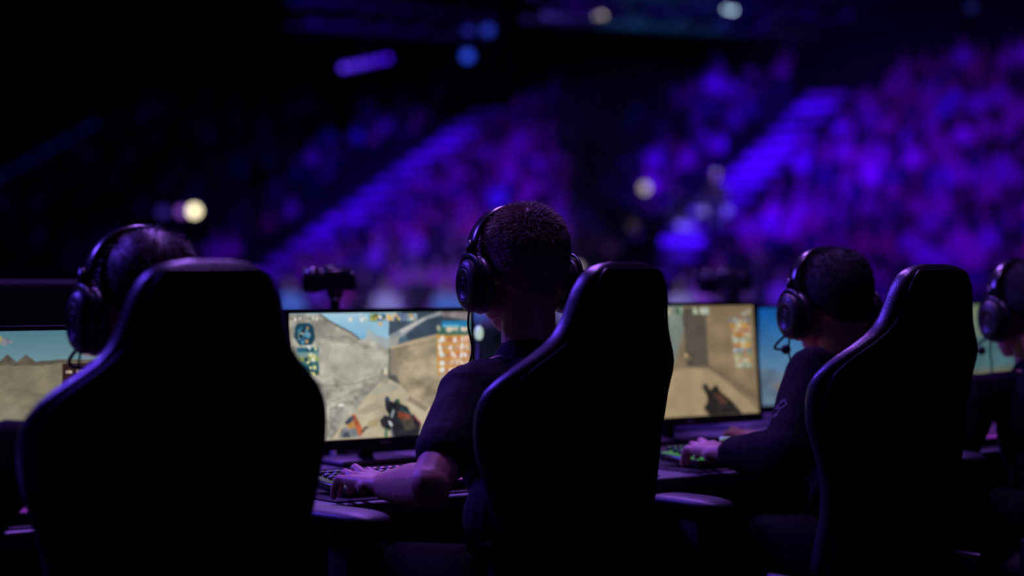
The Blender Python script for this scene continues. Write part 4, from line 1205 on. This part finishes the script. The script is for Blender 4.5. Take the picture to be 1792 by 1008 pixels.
fixture(340, 369, 50, (1.0, .86, .55), 3.4, 'bright warm white lamp shining in the dark left part of the stand', .13, hang=False)
fixture(318, 370, 50.4, (.42, .12, 1.0), .8, 'violet glow trailing just left of the bright warm white lamp, made with an added lens', .11, hang=False)  # added fixture imitating the hazy violet glow of the warm lamp
fixture(285, 371, 50.8, (.10, .05, .7), .35, 'faint blue-violet far end of the glow beside the warm lamp, made with an added lens', .13, hang=False)  # second added fixture, carries that glow's fading left end
fixture(1050, 30, 42, (.78, .66, .62), 1.6, 'pinkish white lamp high under the roof, left of the bluish one', .10)
fixture(1277, 17, 42, (.55, .80, 1.0), 4.2, 'bluish white lamp at the top right of centre under the roof', .105)
fixture(1128, 329, 44, (1.0, .80, .62), .9, 'dim warm lamp beside the dark plume in the middle of the stand', .105, hang=False)
fixture(818, 98, 46, (.03, .10, 1.0), .9, 'blue lamp under the roof, lowest of the blue cluster', .12)
fixture(820, 57, 46, (.02, .07, .8), .35, 'faint blue lamp under the roof, upper left of the blue cluster', .12)
fixture(854, 53, 46, (.02, .10, .9), .45, 'small blue lamp under the roof, upper right of the blue cluster', .12)
fixture(1106, 395, 44, (1.0, .75, .5), .12, 'very faint warm lamp below the dim warm lamp', .12, hang=False)
fixture(1010, 468, 30, (.9, .75, .8), .8, 'pale lamp low between the central headset and the chair', .06, hang=False)
fixture(1700, 12, 50, (.05, .10, .5), .12, 'very faint blue lamp near the top right corner', .12)
# slanting violet light bar
p = P(640, 112, 46); bar = thing('light_bar', p, 'slanting violet light bar hanging under the roof, left of the blue lamps', 'stage light')
bm = bmesh.new(); tube(bm, [(-.55, .06, -.10), (.55, .06, .14)], .08, 12); link('housing', bm, PLASTIC, bar)
for i in range(6):
    t = i / 5; x = -.5 + 1.0 * t; z = -.09 + .21 * t
    bm = bmesh.new(); cyl(bm, (x, -.045, z), (x, -.06, z), .075, .075, 16); link('lens', bm, mat('bar_lens_%d' % i, (.05, .05, .05), .3, emit=(.14, .05, 1.0), estr=(1.1, .8, .7, .45, .25, .12)[i]), bar, False)
bm = bmesh.new(); cyl(bm, (0, .06, .1), (0, .06, 17.1 - p.z), .03); link('hanging_yoke', bm, METAL, bar)


# aisle marker lamps of the far left aisle
for i in range(20):
    q_ = stand(-24.0 + .3, 5.2 + i * .45); q_.z += .10
    bm = bmesh.new(); box(bm, (0, 0, 0), (.22, .10, .16), bevel=.02); o = link('step_light', bm, mat('step_light', (.05, .05, .1), .5, emit=(.02, .03, .9), estr=.06), None, False); o.location = q_
    tag(o, 'dim blue step light in the dark aisle at the far left', 'light', 'step lights of the far left aisle')


def truss(a, b, label, wd=.5):
    a = Vector(a); b = Vector(b); root = thing('roof_truss', (a + b) / 2, label, 'truss'); o3 = root.location; d = (b - a).normalized(); s_ = d.cross(Vector((0, 0, 1))).normalized(); u = Vector((0, 0, 1))
    cs_ = [s_ * wd / 2 + u * wd / 2, -s_ * wd / 2 + u * wd / 2, -s_ * wd / 2 - u * wd / 2, s_ * wd / 2 - u * wd / 2]
    for c_ in cs_:
        bm = bmesh.new(); cyl(bm, a + c_ - o3, b + c_ - o3, .05, n=8); link('chord', bm, TR, root)
    bm = bmesh.new(); n = int((b - a).length / 1.0)
    for i in range(n):
        for j in range(4):
            p0 = a + d * i * 1.0 + cs_[j]; p1 = a + d * (i + 1) * 1.0 + cs_[(j + 1) % 4]; cyl(bm, p0 - o3, p1 - o3, .025, n=6)
    link('lattice', bm, TR, root)
    bm = bmesh.new()
    for t in (.2, .5, .8):
        m = a + (b - a) * t; cyl(bm, m - o3 + u * wd / 2, Vector((m.x, m.y, 17.1)) - o3, .02, n=6)
    link('hanger', bm, METAL, root)


TR = mat('truss_metal', (.03, .033, .04), .4, .5, noise=.1)
truss(P(520, 22, 40), P(860, 48, 44), 'dim metal truss under the roof at the upper left of centre')
truss(P(930, 6, 34), P(1420, 40, 38), 'faintly teal-lit metal truss at the top right of centre')
truss(P(960, -10, 40), P(1560, 22, 44), 'second metal truss behind the teal-lit one at the top')
lamp('SPOT', 'truss_glow', (4, 30, 1), P(1180, 20, 36), 5000, (.06, .35, 1.0), .4, 26, .9)
lamp('SPOT', 'truss_glow_left', (-4, 34, 2), P(700, 30, 42), 400, (.05, .2, 1.0), .4, 24, .9)

# ------------------------------------------------------------------ dark smoke plume in front of the stand
def smoke(name, c, rad, dens, scol, label, seed=0.0, absorb=1.0, lean=0.0):
    m = bpy.data.materials.new(name + '_volume'); m.use_nodes = True; nt = m.node_tree; nt.nodes.remove(nt.nodes['Principled BSDF'])
    out = [n for n in nt.nodes if n.type == 'OUTPUT_MATERIAL'][0]
    tc = nt.nodes.new('ShaderNodeTexCoord'); ln = nt.nodes.new('ShaderNodeVectorMath'); ln.operation = 'LENGTH'
    nz = nt.nodes.new('ShaderNodeTexNoise'); nz.inputs['Scale'].default_value = 1.6; nz.inputs['Detail'].default_value = 3
    mp = nt.nodes.new('ShaderNodeMapping'); mp.inputs['Location'].default_value = (seed, seed, seed)
    nt.links.new(tc.outputs['Object'], ln.inputs[0]); nt.links.new(tc.outputs['Object'], mp.inputs['Vector']); nt.links.new(mp.outputs['Vector'], nz.inputs['Vector'])
    mr = nt.nodes.new('ShaderNodeMapRange'); mr.interpolation_type = 'SMOOTHSTEP'; mr.inputs['From Min'].default_value = 1.0; mr.inputs['From Max'].default_value = .25
    ad = nt.nodes.new('ShaderNodeMath'); ad.operation = 'MULTIPLY_ADD'; ad.inputs[1].default_value = .8; ad.inputs[2].default_value = -.4
    ad2 = nt.nodes.new('ShaderNodeMath'); ad2.operation = 'ADD'
    nt.links.new(nz.outputs['Fac'], ad.inputs[0]); nt.links.new(ad.outputs[0], ad2.inputs[0]); nt.links.new(ln.outputs['Value'], ad2.inputs[1]); nt.links.new(ad2.outputs[0], mr.inputs['Value'])
    mu = nt.nodes.new('ShaderNodeMath'); mu.operation = 'MULTIPLY'; mu.inputs[1].default_value = dens; nt.links.new(mr.outputs['Result'], mu.inputs[0])
    ab = nt.nodes.new('ShaderNodeVolumePrincipled'); ab.inputs['Color'].default_value = (*scol, 1); ab.inputs['Absorption Color'].default_value = (0, 0, 0, 1)
    nt.links.new(mu.outputs[0], ab.inputs['Density']); nt.links.new(ab.outputs[0], out.inputs['Volume'])
    bm = bmesh.new(); ball(bm, (0, 0, 0), 1.0, n=24); o = link(name, bm, m); o.location = c; o.scale = rad; o.rotation_euler = (0, lean, 0)
    tag(o, label, 'smoke', kind='stuff')
    return o


smoke('smoke', P(1052, 320, 36), (1.05, 1.0, 2.2), 2.6, (.02, .02, .05), 'dark smoke plume hanging in front of the middle of the stand', 1.3)
smoke('smoke', P(1090, 200, 37), (2.1, 1.0, 1.15), 2.2, (.01, .01, .03), 'upper spread of dark smoke below the roof lamps', 4.1)
